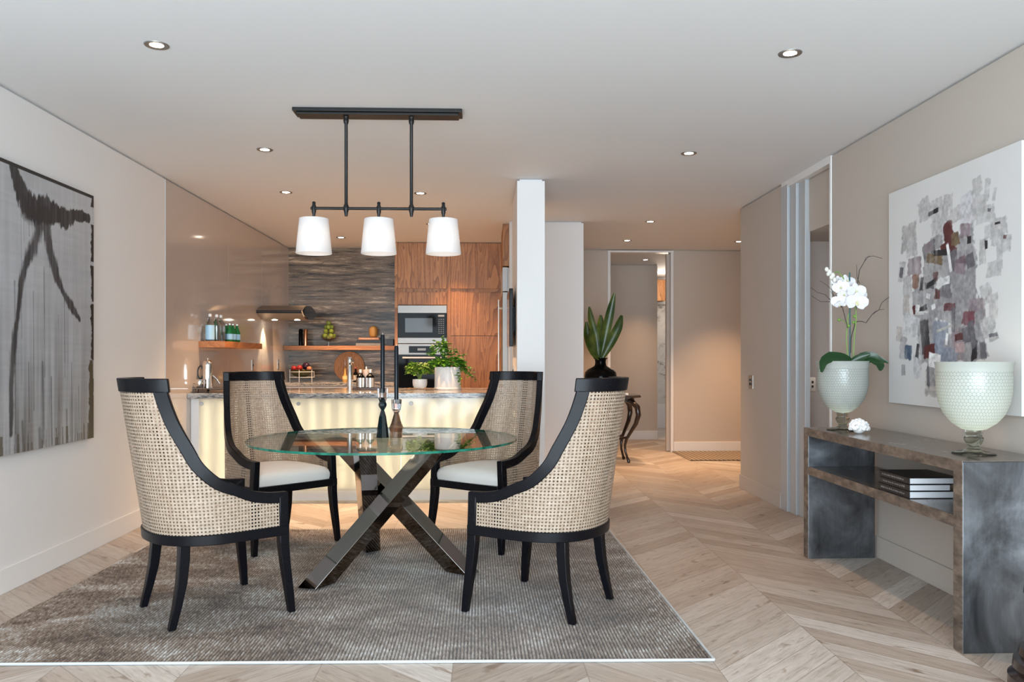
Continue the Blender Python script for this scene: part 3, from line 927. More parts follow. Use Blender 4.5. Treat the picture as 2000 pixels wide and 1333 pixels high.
# oven
t = empty('oven', (-.743, 10.1, .72)); tag(t, 'built-in black glass oven with steel control panel below the microwave', 'oven')
def ob(*a): return kb(*a, zz=.72)
ob(-1.038, -.449, FY + .005, 10.4, .72, 1.385).build('body', M['steel'], t, smooth=0)
ob(-1.038, -.449, FY - .018, FY + .005, 1.262, 1.388).build('control_panel', M['steel'], t, smooth=0, bevel=.002)
o = ob(-.905, -.60, FY - .0205, FY - .017, 1.280, 1.362).build('display', M['black_glass'], t, smooth=0)
ob(-.80, -.70, FY - .022, FY - .020, 1.308, 1.336).build('readout', P('lit_readout', (.25, .27, .3), .3), o, smooth=0)
d = ob(-1.038, -.449, FY - .02, FY + .005, .722, 1.257).build('door', M['black_glass'], t, smooth=0, bevel=.002)
MB().tube([(-.978 + ox, FY - .06 + oy, 1.222 - .72), (-.51 + ox, FY - .06 + oy, 1.222 - .72)], .011, 12).tube([(-.95 + ox, FY - .06 + oy, .502), (-.95 + ox, FY - .015 + oy, .502)], .006, 8).tube([(-.54 + ox, FY - .06 + oy, .502), (-.54 + ox, FY - .015 + oy, .502)], .006, 8).build('handle', M['cap'], d)

# fridge in the side alcove, opening to the left
t = empty('fridge', (.25, 9.0, 0)); tag(t, 'tall stainless steel fridge edge with long bar handles beside the timber cabinets', 'fridge')
MB().box(.0, .045, -.45, .42, .02, 2.16).build('body', M['steel'], t, smooth=0)
MB().box(-.055, .0, -.45, .42, .02, 1.905).build('door', M['steel'], t, smooth=0, bevel=.003)
MB().box(-.055, .0, -.45, .42, 1.915, 2.165).build('top_panel', M['alu'], t, smooth=0, bevel=.003)
o = MB().tube([(-.095, -.40, .85), (-.095, -.40, 1.83)], .008, 12).tube([(-.095, -.40, 1.74), (-.05, -.40, 1.74)], .012, 10).tube([(-.095, -.40, .95), (-.05, -.40, .95)], .012, 10)
o.build('handle', M['cap'], t)
tag(MB().box(.20, .30, 8.56, 9.42, 2.18, H - .004).build('cabinet_panel', M['teak'], smooth=0), 'timber panel above the steel fridge reaching the ceiling', 'panel')

# shelves
o = MB().box(-.0, 1.375, 0, .275, 0, .052).build('wall_shelf', M['teak_shelf'], smooth=0, bevel=.002); o.location = (XL + .003, 10.213, 1.318)
tag(o, 'long timber shelf on the striped stone wall holding apples and books', 'shelf')
o = MB().box(0, .225, 0, 1.2, 0, .056).build('wall_shelf', M['teak_shelf_y'], smooth=0, bevel=.002); o.location = (XL + .001, 7.2, 1.307)
tag(o, 'thick timber shelf on the glossy left wall holding water bottles', 'shelf')

# range hood (lens-shaped cross section along x)
t = empty('range_hood', (XL, 9.33, 1.725)); tag(t, 'stainless steel range hood with a black curved end cap on the left wall', 'range hood')
def lens(x, sy=1.0, sz=1.0):
    pts = []
    for k in range(40):
        a = 2 * PI * k / 40; c_, s_ = math.cos(a), math.sin(a)
        y_ = c_ * (1 - .06 * s_ * s_); pts.append((x, .345 * sy * y_, .082 * sz * math.copysign(max(0, 1 - abs(y_) ** 1.9) ** .82, s_)))
    return pts
MB().rings([lens(.002), lens(.50)]).build('canopy', M['steel'], t, smooth=50)
o = MB().rings([lens(.50), lens(.515, .97, .94)]).build('end_cap', M['black_gloss'], t, smooth=50); o['label'] = 'black curved end cap'
MB().rings([lens(.492, 1.01, 1.04), lens(.504, 1.01, 1.04)]).build('chrome_rim', M['chrome'], t, smooth=50)
MB().box(.005, .490, -.3415, -.30, -.020, .012).build('control_strip', M['black_gloss'], t, smooth=0)
for x in (.13, .38):
    MB().lathe([(.03, -.082), (.03, -.074)], (x, -.05, 0), 20).build('lamp_face', M['led'], t, smooth=30)
for x in (.12,):
    l = bpy.data.lights.new('hood_beam', 'SPOT'); l.energy = 16; l.color = (1, .72, .45); l.spot_size = 1.1; l.spot_blend = .6; l.shadow_soft_size = .02
    lo = bpy.data.objects.new('hood_beam', l); col.objects.link(lo); lo.parent = t; lo.location = (x - .02, -.05, -.09); lo.rotation_euler = (0, math.radians(16), 0)

# wall sockets and switches
def socket(loc, rz, lab, w=.075, h=.115, toggles=2, grp=None):
    t = empty('wall_socket', loc, rz); tag(t, lab, 'socket', grp)
    MB().box(-w / 2, w / 2, -.006, 0, -h / 2, h / 2).build('plate', M['outlet'], t, smooth=0, bevel=.002)
    for k in range(toggles):
        for q in ((-.016, .016) if toggles > 1 else (0,)):
            z = (k - (toggles - 1) / 2) * .036
            MB().box(q - .007, q + .007, -.012, -.006, z - .010, z + .010).build('switch_button', M['black_plastic'], t, smooth=0, bevel=.002)
socket((XL, 8.86, 1.142), PI / 2, 'steel wall socket on the glossy left wall, the one farther from the stone wall', grp='kitchen wall sockets', toggles=1)
socket((XL, 9.95, 1.142), PI / 2, 'steel wall socket on the glossy left wall, the one nearer the stone wall', grp='kitchen wall sockets', toggles=1)
socket((XR, 7.28, 1.0), -PI / 2, 'steel light switch plate on the right wall before the hall', w=.12, h=.12)
socket((2.672, 6.62, 1.0), 0, 'grey four button switch plate on the dark recess wall', w=.085, h=.118)
socket((.261, 7.1, 1.09), -PI / 2, 'small steel switch plate on the kitchen side of the white column', w=.07, h=.12)

# television on the kitchen face of the column wall
t = empty('television', (.258, 7.0, 1.545)); tag(t, 'thin black television seen edge on, mounted beside the white column', 'television')
MB().box(-.052, -.022, -.38, .30, -.235, .235).build('screen', M['black_gloss'], t, smooth=0, bevel=.004)
MB().box(-.026, 0, -.15, .10, -.10, .10).build('bracket', M['black_metal'], t, smooth=0)

# ------------------------------------------------------------------ things in the kitchen
def lathe_thing(name, prof, loc, m, label, cat, group=None, n=28, smooth=50, caps=True):
    o = MB().lathe(prof, n=n, caps=caps).build(name, m, smooth=smooth); o.location = loc
    return tag(o, label, cat, group)


SZ = 1.370
o = lathe_thing('pepper_mill', [(.026, 0), (.026, .19), (.022, .205), (.016, .212), (.0001, .214)], (-2.288, 10.33, SZ), M['black_gloss'], 'black cylindrical mill on the stone wall shelf, left of the pair', 'mill', 'mills on the shelf')
o = lathe_thing('pepper_mill', [(.026, 0), (.026, .19), (.022, .205), (.016, .212), (.0001, .214)], (-2.228, 10.33, SZ), M['copper'], 'copper coloured cylindrical mill on the stone wall shelf, right of the pair', 'mill', 'mills on the shelf')
# glass pedestal bowl with green apples
t = empty('pedestal_bowl', (-1.941, 10.33, SZ)); tag(t, 'clear glass pedestal bowl piled with green apples on the shelf', 'bowl')
MB().lathe([(.045, 0), (.045, .004), (.012, .012), (.011, .05), (.03, .062), (.085, .085), (.102, .13), (.099, .13), (.08, .09), (.028, .068), (.0001, .066)], n=32, caps=False).build('bowl', M['clear_thin'], t)
k = 0
apples = [(0, 0, .11)] + [(.062 * math.cos(a), .062 * math.sin(a), .125) for a in np.linspace(.3, 2 * PI + .3, 6)[:-1]] + \
    [(.047 * math.cos(a), .047 * math.sin(a), .182) for a in np.linspace(.9, 2 * PI + .9, 5)[:-1]] + [(.036 * math.cos(a), .036 * math.sin(a), .234) for a in (.6, 2.7, 4.8)] + [(0, 0, .284)]
proto = None
for (x, y, z) in apples:
    if proto is None:
        a_ = MB().lathe([(.004, -.021), (.013, -.025), (.025, -.016), (.0295, .002), (.027, .017), (.016, .026), (.006, .023), (.001, .019)], n=18).build('apple', M['green_apple'])
        MB().tube([(0, 0, .022), (.003, 0, .036)], .0014, 5).build('stem', M['twig'], a_)
        proto = a_; index_kids()
    else: a_ = copy_tree(proto)
    a_.location = (-1.941 + x, 10.33 + y, SZ + z); a_.rotation_euler = (random.uniform(-.4, .4), random.uniform(-.4, .4), random.uniform(0, 6))
    tag(a_, 'topmost green apple of the pile in the pedestal bowl' if z > .28 else 'green apple in the upper tier of the pile in the pedestal bowl' if z > .2 else
        'green apple in the middle tier of the pile in the pedestal bowl' if z > .15 else 'green apple low in the pile in the pedestal bowl', 'apple', 'green apples in the glass bowl')


def book(name, L_, W_, T_, loc, rz, cover, label, cat='book', group=None, pages=None, spine=None):
    t = empty(name, loc, rz); tag(t, label, cat, group)
    c = MB().box(0, L_, 0, W_, 0, .003).box(0, L_, 0, W_, T_ - .003, T_).box(0, L_, 0, .004, 0, T_)
    c.build('cover', cover, t, smooth=0, bevel=.001)
    MB().box(.004, L_ - .004, .004, W_ - .005, .003, T_ - .003).build('pages', pages or M['paper'], t, smooth=0)
    if spine:
        s = MB(); x = .03; rr = random.Random(len(label))
        while x < L_ - .05:
            w_ = rr.uniform(.004, .012); s.box(x, x + w_, -.0008, .0005, T_ * .40, T_ * rr.uniform(.55, .66)); x += w_ + rr.uniform(.004, .012)
        s.build('spine_lettering', spine, t, smooth=0)
    return t


pale = P('pale_spine_lettering', (.20, .19, .19), .6)
book('book', .31, .22, .034, (-1.585, 10.215, SZ), 0, P('patterned_grey_cover', (.20, .20, .20), .5), 'grey patterned book at the bottom of the shelf stack', group='books on the stone wall shelf', spine=pale)
book('book', .30, .21, .040, (-1.578, 10.22, SZ + .034), 0, M['book_black'], 'black book in the middle of the shelf stack', group='books on the stone wall shelf')
book('book', .25, .19, .028, (-1.553, 10.225, SZ + .074), 0, P('tan_orange_cover', (.42, .21, .12), .5), 'tan orange book on top of the shelf stack under the gourd', group='books on the stone wall shelf', spine=P('cream_lettering', (.75, .6, .48), .6))
g = MB(); n = 48
g.rings([[(r * (1 + .06 * abs(math.cos(6 * 2 * PI * j / n / 2))) * math.cos(2 * PI * j / n), r * (1 + .06 * abs(math.cos(6 * 2 * PI * j / n / 2))) * math.sin(2 * PI * j / n), z) for j in range(n)]
         for r, z in ((.020, 0), (.042, .022), (.050, .055), (.051, .090), (.044, .120), (.026, .140), (.008, .146))])
o = g.build('gourd', M['pottery'], smooth=30); o.location = (-1.385, 10.32, SZ + .102); tag(o, 'golden ribbed gourd ornament on top of the shelf books', 'ornament')
MB().tube([(0, 0, .143), (.004, 0, .158)], .004, 8).build('stem', M['twig'], o)
o = MB().box(-.04, .04, -.05, .05, 0, .085).build('storage_box', M['black_plastic'], smooth=0, bevel=.004); o.location = (-1.17, 10.33, SZ); tag(o, 'small black box at the right end of the stone wall shelf', 'box')

# fruit bowl on wire stand, on the bench
BZ = .921
t = empty('fruit_stand', (-2.235, 10.15, BZ)); tag(t, 'dark oval fruit bowl on a thin white wire stand at the back bench', 'bowl')
MB().lathe([(.05, .062), (.11, .085), (.142, .125), (.148, .150), (.142, .150), (.104, .092), (.0001, .072)], n=36, caps=False).build('bowl', P('dark_olive_bowl', (.03, .035, .015), .2), t)
w = MB()
for k in range(3):
    a = math.radians((-150, -90, -25)[k]) if k < 3 else 0
    w.tube([(.149 * math.cos(a), .149 * math.sin(a), 0), (.149 * math.cos(a), .149 * math.sin(a), .155)], .0035, 8)
w.tube([(.149 * math.cos(a), .149 * math.sin(a), .128) for a in np.linspace(0, 2 * PI, 37)], .003, 8)
w.tube([(.149, 0, .128)] + [(.149 * math.cos(a), .149 * math.sin(a), .062) for a in np.linspace(0, 2 * PI, 37)], .003, 6)
w.build('wire_stand', M['white'], t)
for nm, m_, x, y, z, r, lab in (('red_plum', 'red_fruit', -.088, -.04, .170, .034, 'red round fruit at the left of the fruit bowl'),
                                ('red_plum', 'red_fruit', -.018, -.045, .176, .036, 'red round fruit left of the dark fruit in the bowl'),
                                ('dark_plum', 'purple_fruit', .044, .035, .198, .048, 'dark purple fruit standing highest in the fruit bowl'),
                                ('peach', 'copper', .096, -.035, .166, .031, 'orange pink fruit at the right of the fruit bowl'),
                                ('pear', 'pear', -.04, -.088, .122, .030, 'yellow green fruit low at the front of the fruit bowl'),
                                ('pear', 'pear', .04, -.082, .124, .032, 'yellow green fruit low at the front right of the fruit bowl')):
    mm = P('peach_skin', (.5, .18, .10), .4) if m_ == 'copper' else M[m_]
    o = MB().ball((0, 0, 0), r, 18, 12, .95).build(nm, mm); o.location = (-2.235 + x, 10.15 + y, BZ + z)
    tag(o, lab, 'fruit', 'mixed fruit in the wire stand bowl')
    MB().tube([(0, 0, r * .9), (.002, 0, r * .95 + .012)], .0015, 5).build('stem', M['twig'], o)
# round wooden board leaning on the stone wall
o = MB().lathe([(.0001, -.009), (.188, -.009), (.192, -.004), (.192, .006), (.188, .010), (.0001, .010)], n=48, caps=False).build('cutting_board', M['terracotta_wood'], smooth=40)
o.location = (-1.705, 10.44, BZ + .19); o.rotation_euler = (math.radians(82), 0, 0); tag(o, 'round brown wooden board leaning on the striped stone wall', 'board')
def bottle(name, prof, loc, m, label, cap=None, lab=None, group=None, cat='bottle', n=24):
    t = empty(name, loc); tag(t, label, cat, group)
    MB().lathe(prof, n=n).build('body', m, t, smooth=45)
    if cap: MB().lathe(cap[0], n=16).build('stopper', cap[1], t)
    if lab: MB().lathe(lab[0], n=n, caps=False).build('label_band', lab[1], t)
    return t
bottle('decanter', [(.03, 0), (.033, .02), (.033, .06), (.012, .10), (.011, .17), (.014, .175)], (-1.715, 10.20, BZ), P('amber_bottle_glass', (.55, .32, .10), .08), 'slim bottle with an amber label before the round wooden board',
       ([(.012, .175), (.020, .19), (.016, .205), (.020, .225), (.014, .245), (.018, .262), (.0001, .275)], M['crystal']), ([(.0345, .035), (.0345, .075)], P('cream_label', (.75, .55, .25), .5)), 'bottles on the back bench')
bottle('sauce_bottle', [(.028, 0), (.030, .02), (.030, .10), (.012, .13), (.011, .165)], (-1.585, 10.2, BZ), M['black_gloss'], 'small dark bottle with a pale label right of the round wooden board',
       ([(.013, .165), (.013, .185), (.0001, .187)], P('red_cap', (.3, .08, .06), .4)), ([(.0308, .03), (.0308, .085)], P('beige_label', (.5, .42, .32), .5)), 'bottles on the back bench')

# ------------------------------------------------------------------ things on the island
IZ = .921
t = empty('tap', (-1.178, 7.25, IZ)); tag(t, 'tall chrome pillar tap standing on the island worktop', 'tap')
MB().lathe([(.028, 0), (.028, .006), (.0225, .008), (.0225, .225), (.0205, .230), (.0205, .236), (.0225, .240), (.0225, .300), (.020, .304), (.0001, .305)], n=32).build('column', M['chrome'], t)
MB().tube([(0, .02, .26), (0, .16, .27), (0, .18, .255)], [.011, .011, .010], 14).build('spout', M['chrome'], t)
MB().tube([(.022, 0, .10), (.045, 0, .10), (.052, 0, .14)], .005, 8).build('lever', M['chrome'], t)
t = empty('serving_tray', (-1.09, 7.62, IZ)); tag(t, 'small dark tray holding silver banded bottles on the island', 'tray')
MB().box(-.14, .14, -.07, .07, 0, .014).build('base', M['tray'], t, smooth=0, bevel=.003)
MB().box(-.14, .14, -.07, -.064, .014, .022).box(-.14, .14, .064, .07, .014, .022).box(-.14, -.134, -.064, .064, .014, .022).box(.134, .14, -.064, .064, .014, .022).build('rim', M['tray'], t, smooth=0)
for x, lab in ((-1.138, 'black pump bottle with a silver band on the island tray, left of the pair'), (-1.048, 'black pump bottle with a silver band on the island tray, right of the pair')):
    bottle('pump_bottle', [(.036, 0), (.038, .01), (.038, .105), (.034, .118), (.016, .132), (.013, .145)], (x, 7.60, IZ + .0145), M['black_gloss'], lab,
           ([(.016, .143), (.017, .150), (.017, .172), (.012, .176), (.0001, .177)], M['cap']), ([(.0388, .012), (.0388, .098)], M['chrome']), 'silver banded bottles on the tray')
bottle('soap_bottle', [(.020, 0), (.024, .01), (.024, .10), (.030, .105), (.031, .165), (.028, .172), (.010, .176)], (-1.092, 7.66, IZ + .0145), P('pinkish_ceramic', (.50, .42, .38), .35), 'pinkish beige bottle standing behind the two silver banded bottles',
       ([(.008, .176), (.009, .19), (.003, .198), (.0001, .21)], M['cap']))


def leafy(b, c, rnd, size, n, spread, zsq=.7, leafw=.6):
    for _ in range(n):
        th = rnd.uniform(0, 2 * PI); ph = rnd.uniform(-.35, 1); r = rnd.uniform(.25, 1) ** .6
        p = Vector((c[0] + spread * r * math.cos(th) * math.sqrt(max(0, 1 - ph * ph * .8)), c[1] + spread * r * math.sin(th) * math.sqrt(max(0, 1 - ph * ph * .8)), c[2] + spread * zsq * ph * r))
        leaf_at(b, p, Vector((math.cos(th), math.sin(th), rnd.uniform(-.5, .8))).normalized(), size * rnd.uniform(.6, 1.2), leafw, rnd)


def leaf_at(b, p, d, s, w, rnd):
    up = Vector((rnd.uniform(-.6, .6), rnd.uniform(-.6, .6), 1)).normalized()
    side = d.cross(up).normalized(); nrm = side.cross(d).normalized()
    i = len(b.v)
    prof = ((0, .05), (.25, .42), (.5, .5), (.78, .32), (1, .02))
    for t_, ww in prof:
        q = p + d * s * t_ - nrm * s * .25 * t_ * t_
        b.v += [tuple(q + side * s * w * ww + nrm * s * .06), tuple(q), tuple(q - side * s * w * ww + nrm * s * .06)]
    for k in range(4):
        a = i + k * 3
        b.f.append((a, a + 1, a + 4, a + 3)); b.f.append((a + 1, a + 2, a + 5, a + 4))


# small white pot with herb
t = empty('potted_herb', (-.605, 7.78, IZ)); tag(t, 'bushy light green herb in a small white textured pot on the island', 'potted plant')
pt = MB().lathe([(.036, 0), (.052, .008), (.066, .035), (.070, .065), (.068, .094), (.062, .094), (.060, .07), (.0001, .07)], n=36, caps=False).build('pot', M['porcelain'], t)
rnd = random.Random(5); b = MB(); leafy(b, (0, 0, .172), rnd, .034, 640, .128, .68, .85); b.build('foliage', M['leaf'], t, smooth=60)
b = MB()
for k in range(14):
    a = rnd.uniform(0, 6.28); r = rnd.uniform(.02, .09); b.tube([(0, 0, .075), (r * .4 * math.cos(a), r * .4 * math.sin(a), .13), (r * math.cos(a), r * math.sin(a), .2)], .0018, 5)
b.build('stems', M['stem'], t)
# large white pot with trailing plant
t = empty('potted_trailing_plant', (-.340, 7.72, IZ)); tag(t, 'trailing green plant spilling from a large white cylindrical pot on the island', 'potted plant')
MB().lathe([(.105, 0), (.118, .004), (.123, .02), (.1235, .208), (.121, .212), (.114, .212), (.114, .19), (.0001, .19)], n=48, caps=False).build('pot', M['porcelain'], t)
MB().lathe([(.125, .0), (.128, .004), (.128, .018), (.124, .022)], n=48, caps=False).build('saucer', M['porcelain'], t)
rnd = random.Random(11); b = MB(); st = MB()
leafy(b, (0, 0, .235), rnd, .045, 380, .16, .42, .75)
leafy(b, (-.07, 0, .36), rnd, .040, 150, .09, 1.3, .7)
for (tx, ty, tz, n_) in ((-.11, -.02, .455, 14), (-.05, .0, .50, 14), (-.02, 0, .43, 12), (.07, 0, .38, 12), (.10, 0, .36, 10), (.16, -.04, .33, 14), (.22, -.03, .20, 20), (.25, -.02, .11, 22),
                         (.20, -.08, .13, 20), (.235, .03, .16, 18), (.13, -.10, .055, 14), (.11, -.11, .10, 10), (-.20, -.02, .34, 14), (-.17, -.03, .22, 12), (.27, 0, .075, 18)):
    mid = Vector((tx * .45, ty * .5, .26 + max(0, tz - .2) * .5)); end = Vector((tx, ty, tz)); pts = []
    for k in range(n_ + 1):
        f = k / n_; q = Vector((0, 0, .19)) * (1 - f) ** 2 + mid * 2 * f * (1 - f) + end * f * f; pts.append(q)
        if f > .3:
            for _ in range(2):
                a = rnd.uniform(0, 6.28); leaf_at(b, q, Vector((math.cos(a), math.sin(a), rnd.uniform(-.6, .4))).normalized(), rnd.uniform(.022, .038), .8, rnd)
    st.tube(pts, .0016, 5)
b.build('foliage', M['ivy'], t, smooth=60); st.build('stems', M['stem'], t)
# dried twigs beside the pots
b = MB(); rnd = random.Random(2)
for k in range(16):
    x = rnd.uniform(-.17, .08); y = rnd.uniform(-.03, .03); a = rnd.uniform(-.4, .4)
    b.tube([(x, y, .004 + .002 * (k % 3)), (x + .05, y + .03 * a, .010 + rnd.uniform(0, .014)), (x + .10, y + .05 * a, .006 + rnd.uniform(0, .006))], .002, 5)
o = b.build('dried_twigs', P('dry_brown_twigs', (.20, .13, .08), .8)); o.location = (-.60, 7.50, IZ); tag(o, 'bundle of dry brown twigs on the island before the small pot', 'twigs', kind='stuff')

# coffee pot tray at the left end
t = empty('footed_tray', (-2.27, 7.17, IZ)); tag(t, 'flat dark footed tray at the left end of the island', 'tray')
MB().box(-.19, .19, -.17, .17, .030, .042).build('plate', M['dark_chrome'], t, smooth=0, bevel=.003)
for x, y in ((-.16, -.14), (.16, -.14), (-.16, .14), (.16, .14)): MB().lathe([(.010, 0), (.014, .030)], (x, y, 0), 12).build('foot', M['dark_chrome'], t)
t = empty('coffee_pot', (-2.385, 7.17, IZ + .0425), 0); tag(t, 'tall shiny silver coffee pot with a black loop handle on the island tray', 'coffee pot')
MB().lathe([(.047, 0), (.047, .008), (.044, .010), (.044, .195), (.040, .215), (.026, .230), (.008, .235), (.006, .242), (.009, .248), (.0001, .252)], n=36).build('body', M['chrome'], t)
MB().tube([(-.060 - .026 * math.cos(a_) if abs(a_) < 1.57 else -.060 + .016 * abs(math.cos(a_)), 0, .128 + .056 * math.sin(a_)) for a_ in np.linspace(-2.6, 2.6, 24)], .0055, 10).build('handle', M['black_plastic'], t)
MB().tube([(.040, 0, .10), (.075, 0, .07), (.10, 0, .03)], [.009, .007, .006], 10).build('spout', M['chrome'], t)
t = empty('sugar_pot', (-2.42, 7.075, IZ + .0425)); tag(t, 'small shiny silver cup standing before the tall coffee pot', 'cup')
MB().lathe([(.028, 0), (.033, .01), (.034, .065), (.031, .07), (.029, .065), (.0001, .012)], n=28, caps=False).build('body', M['chrome'], t)
o = MB().tube([(-.036, 0, .03), (-.052, -.02, .035)], .003, 8).build('handle', M['chrome'], t)

# bottles on the left shelf
LZ = 1.3635
for x, y, lab in ((-2.40, 7.27, 'swing top water bottle with a pale blue label'),
                  (-2.375, 7.37, 'tall clear swing top water bottle, middle of the three on the left shelf'),
                  (-2.37, 7.47, 'tall clear swing top water bottle nearest the green bottles')):
    t = bottle('water_bottle', [(.034, 0), (.038, .006), (.038, .145), (.034, .165), (.018, .185), (.013, .195), (.013, .215)], (x, y, LZ), M['clear_bottle'], lab,
               ([(.009, .214), (.014, .218), (.015, .232), (.010, .240), (.0001, .242)], M['porcelain']),
               ([(.0388, .015), (.0388, .140)], M['label_blue'] if y < 7.3 else M['clear_thin']), 'swing top water bottles on the left shelf')
    MB().tube([(-.014, 0, .205), (-.019, 0, .19), (-.015, 0, .175)], .0015, 6).build('wire_clasp', M['cap'], t)
for x, y, lab in ((-2.40, 7.62, 'small green mineral water bottle with label, leftmost in the green row'), (-2.33, 7.60, 'small green mineral water bottle with label, second in the green row'),
                  (-2.40, 7.73, 'small green mineral water bottle standing at the back of the green group'), (-2.325, 7.68, 'small green mineral water bottle in the middle of the green group'),
                  (-2.315, 7.77, 'small green mineral water bottle with label, rightmost in the green row')):
    bottle('green_bottle', [(.026, 0), (.030, .006), (.030, .080), (.026, .100), (.013, .135), (.011, .158)], (x, y, LZ), M['green_bottle'], lab,
           ([(.013, .156), (.013, .168), (.0001, .170)], M['cap']), ([(.0306, .022), (.0306, .074)], M['label_blue']), 'green water bottles on the left shelf')

# ------------------------------------------------------------------ paintings
def vgrid(name, pts_fn, nu, nv, color_fn, m, thick):
    """front face grid with per-vertex paint; u,v in 0..1 ; returns mesh object (front plus sides)"""
    U, V = np.meshgrid(np.linspace(0, 1, nu), np.linspace(0, 1, nv))
    Pp = pts_fn(U.ravel(), V.ravel()); C = color_fn(U, V)
    idx = np.arange(nu * nv).reshape(nv, nu)
    fa = np.stack([idx[:-1, :-1], idx[:-1, 1:], idx[1:, 1:], idx[1:, :-1]], -1).reshape(-1, 4)
    verts = [tuple(p) for p in Pp]
    faces = [tuple(int(q) for q in f) for f in fa]
    # sides and back
    base_i = len(verts)
    border = list(idx[0, :]) + list(idx[1:, -1]) + list(idx[-1, ::-1][1:]) + list(idx[::-1, 0][1:-1])
    for q in border:
        p = verts[q]; verts.append((p[0] + thick, p[1], p[2]))
    nb = len(border)
    for k in range(nb):
        a, b2 = border[k], border[(k + 1) % nb]; faces.append((int(a), int(base_i + k), int(base_i + (k + 1) % nb), int(b2)))
    me = bpy.data.meshes.new(name); me.from_pydata(verts, [], faces); me.update()
    ca = me.color_attributes.new('paint', 'FLOAT_COLOR', 'POINT')
    cc = np.ones((len(verts), 4), dtype=np.float32); cc[:nu * nv, :3] = C.reshape(-1, 3)
    for k, q in enumerate(border): cc[base_i + k, :3] = cc[q, :3]
    ca.data.foreach_set('color', cc.ravel())
    me.materials.append(m)
    o = bpy.data.objects.new(name, me); col.objects.link(o); return o


def vnoise(U, V, su, sv, seed, octv=4):
    r = np.random.RandomState(seed); out = np.zeros_like(U); amp = 1; tot = 0
    for k in range(octv):
        gu, gv = int(su * 2 ** k) + 2, int(sv * 2 ** k) + 2; G = r.rand(gv + 1, gu + 1)
        x = U * (gu - 1); y = V * (gv - 1); xi = np.floor(x).astype(int); yi = np.floor(y).astype(int); fx = x - xi; fy = y - yi
        fx = fx * fx * (3 - 2 * fx); fy = fy * fy * (3 - 2 * fy)
        out += amp * ((G[yi, xi] * (1 - fx) + G[yi, xi + 1] * fx) * (1 - fy) + (G[yi + 1, xi] * (1 - fx) + G[yi + 1, xi + 1] * fx) * fy); tot += amp; amp *= .55
    return out / tot


def stroke(U, V, pts, asp):
    """signed coverage 0..1 of a variable width poly line; pts (u,v,w)"""
    best = np.full(U.shape, 9.0)
    for (u0, v0, w0), (u1, v1, w1) in zip(pts[:-1], pts[1:]):
        du, dv = (u1 - u0), (v1 - v0) * asp; l2 = du * du + dv * dv
        t = np.clip(((U - u0) * du + (V - v0) * asp * dv) / l2, 0, 1)
        d = np.hypot(U - u0 - t * du, (V - v0) * asp - t * dv) / (w0 + (w1 - w0) * t)
        best = np.minimum(best, d)
    return best


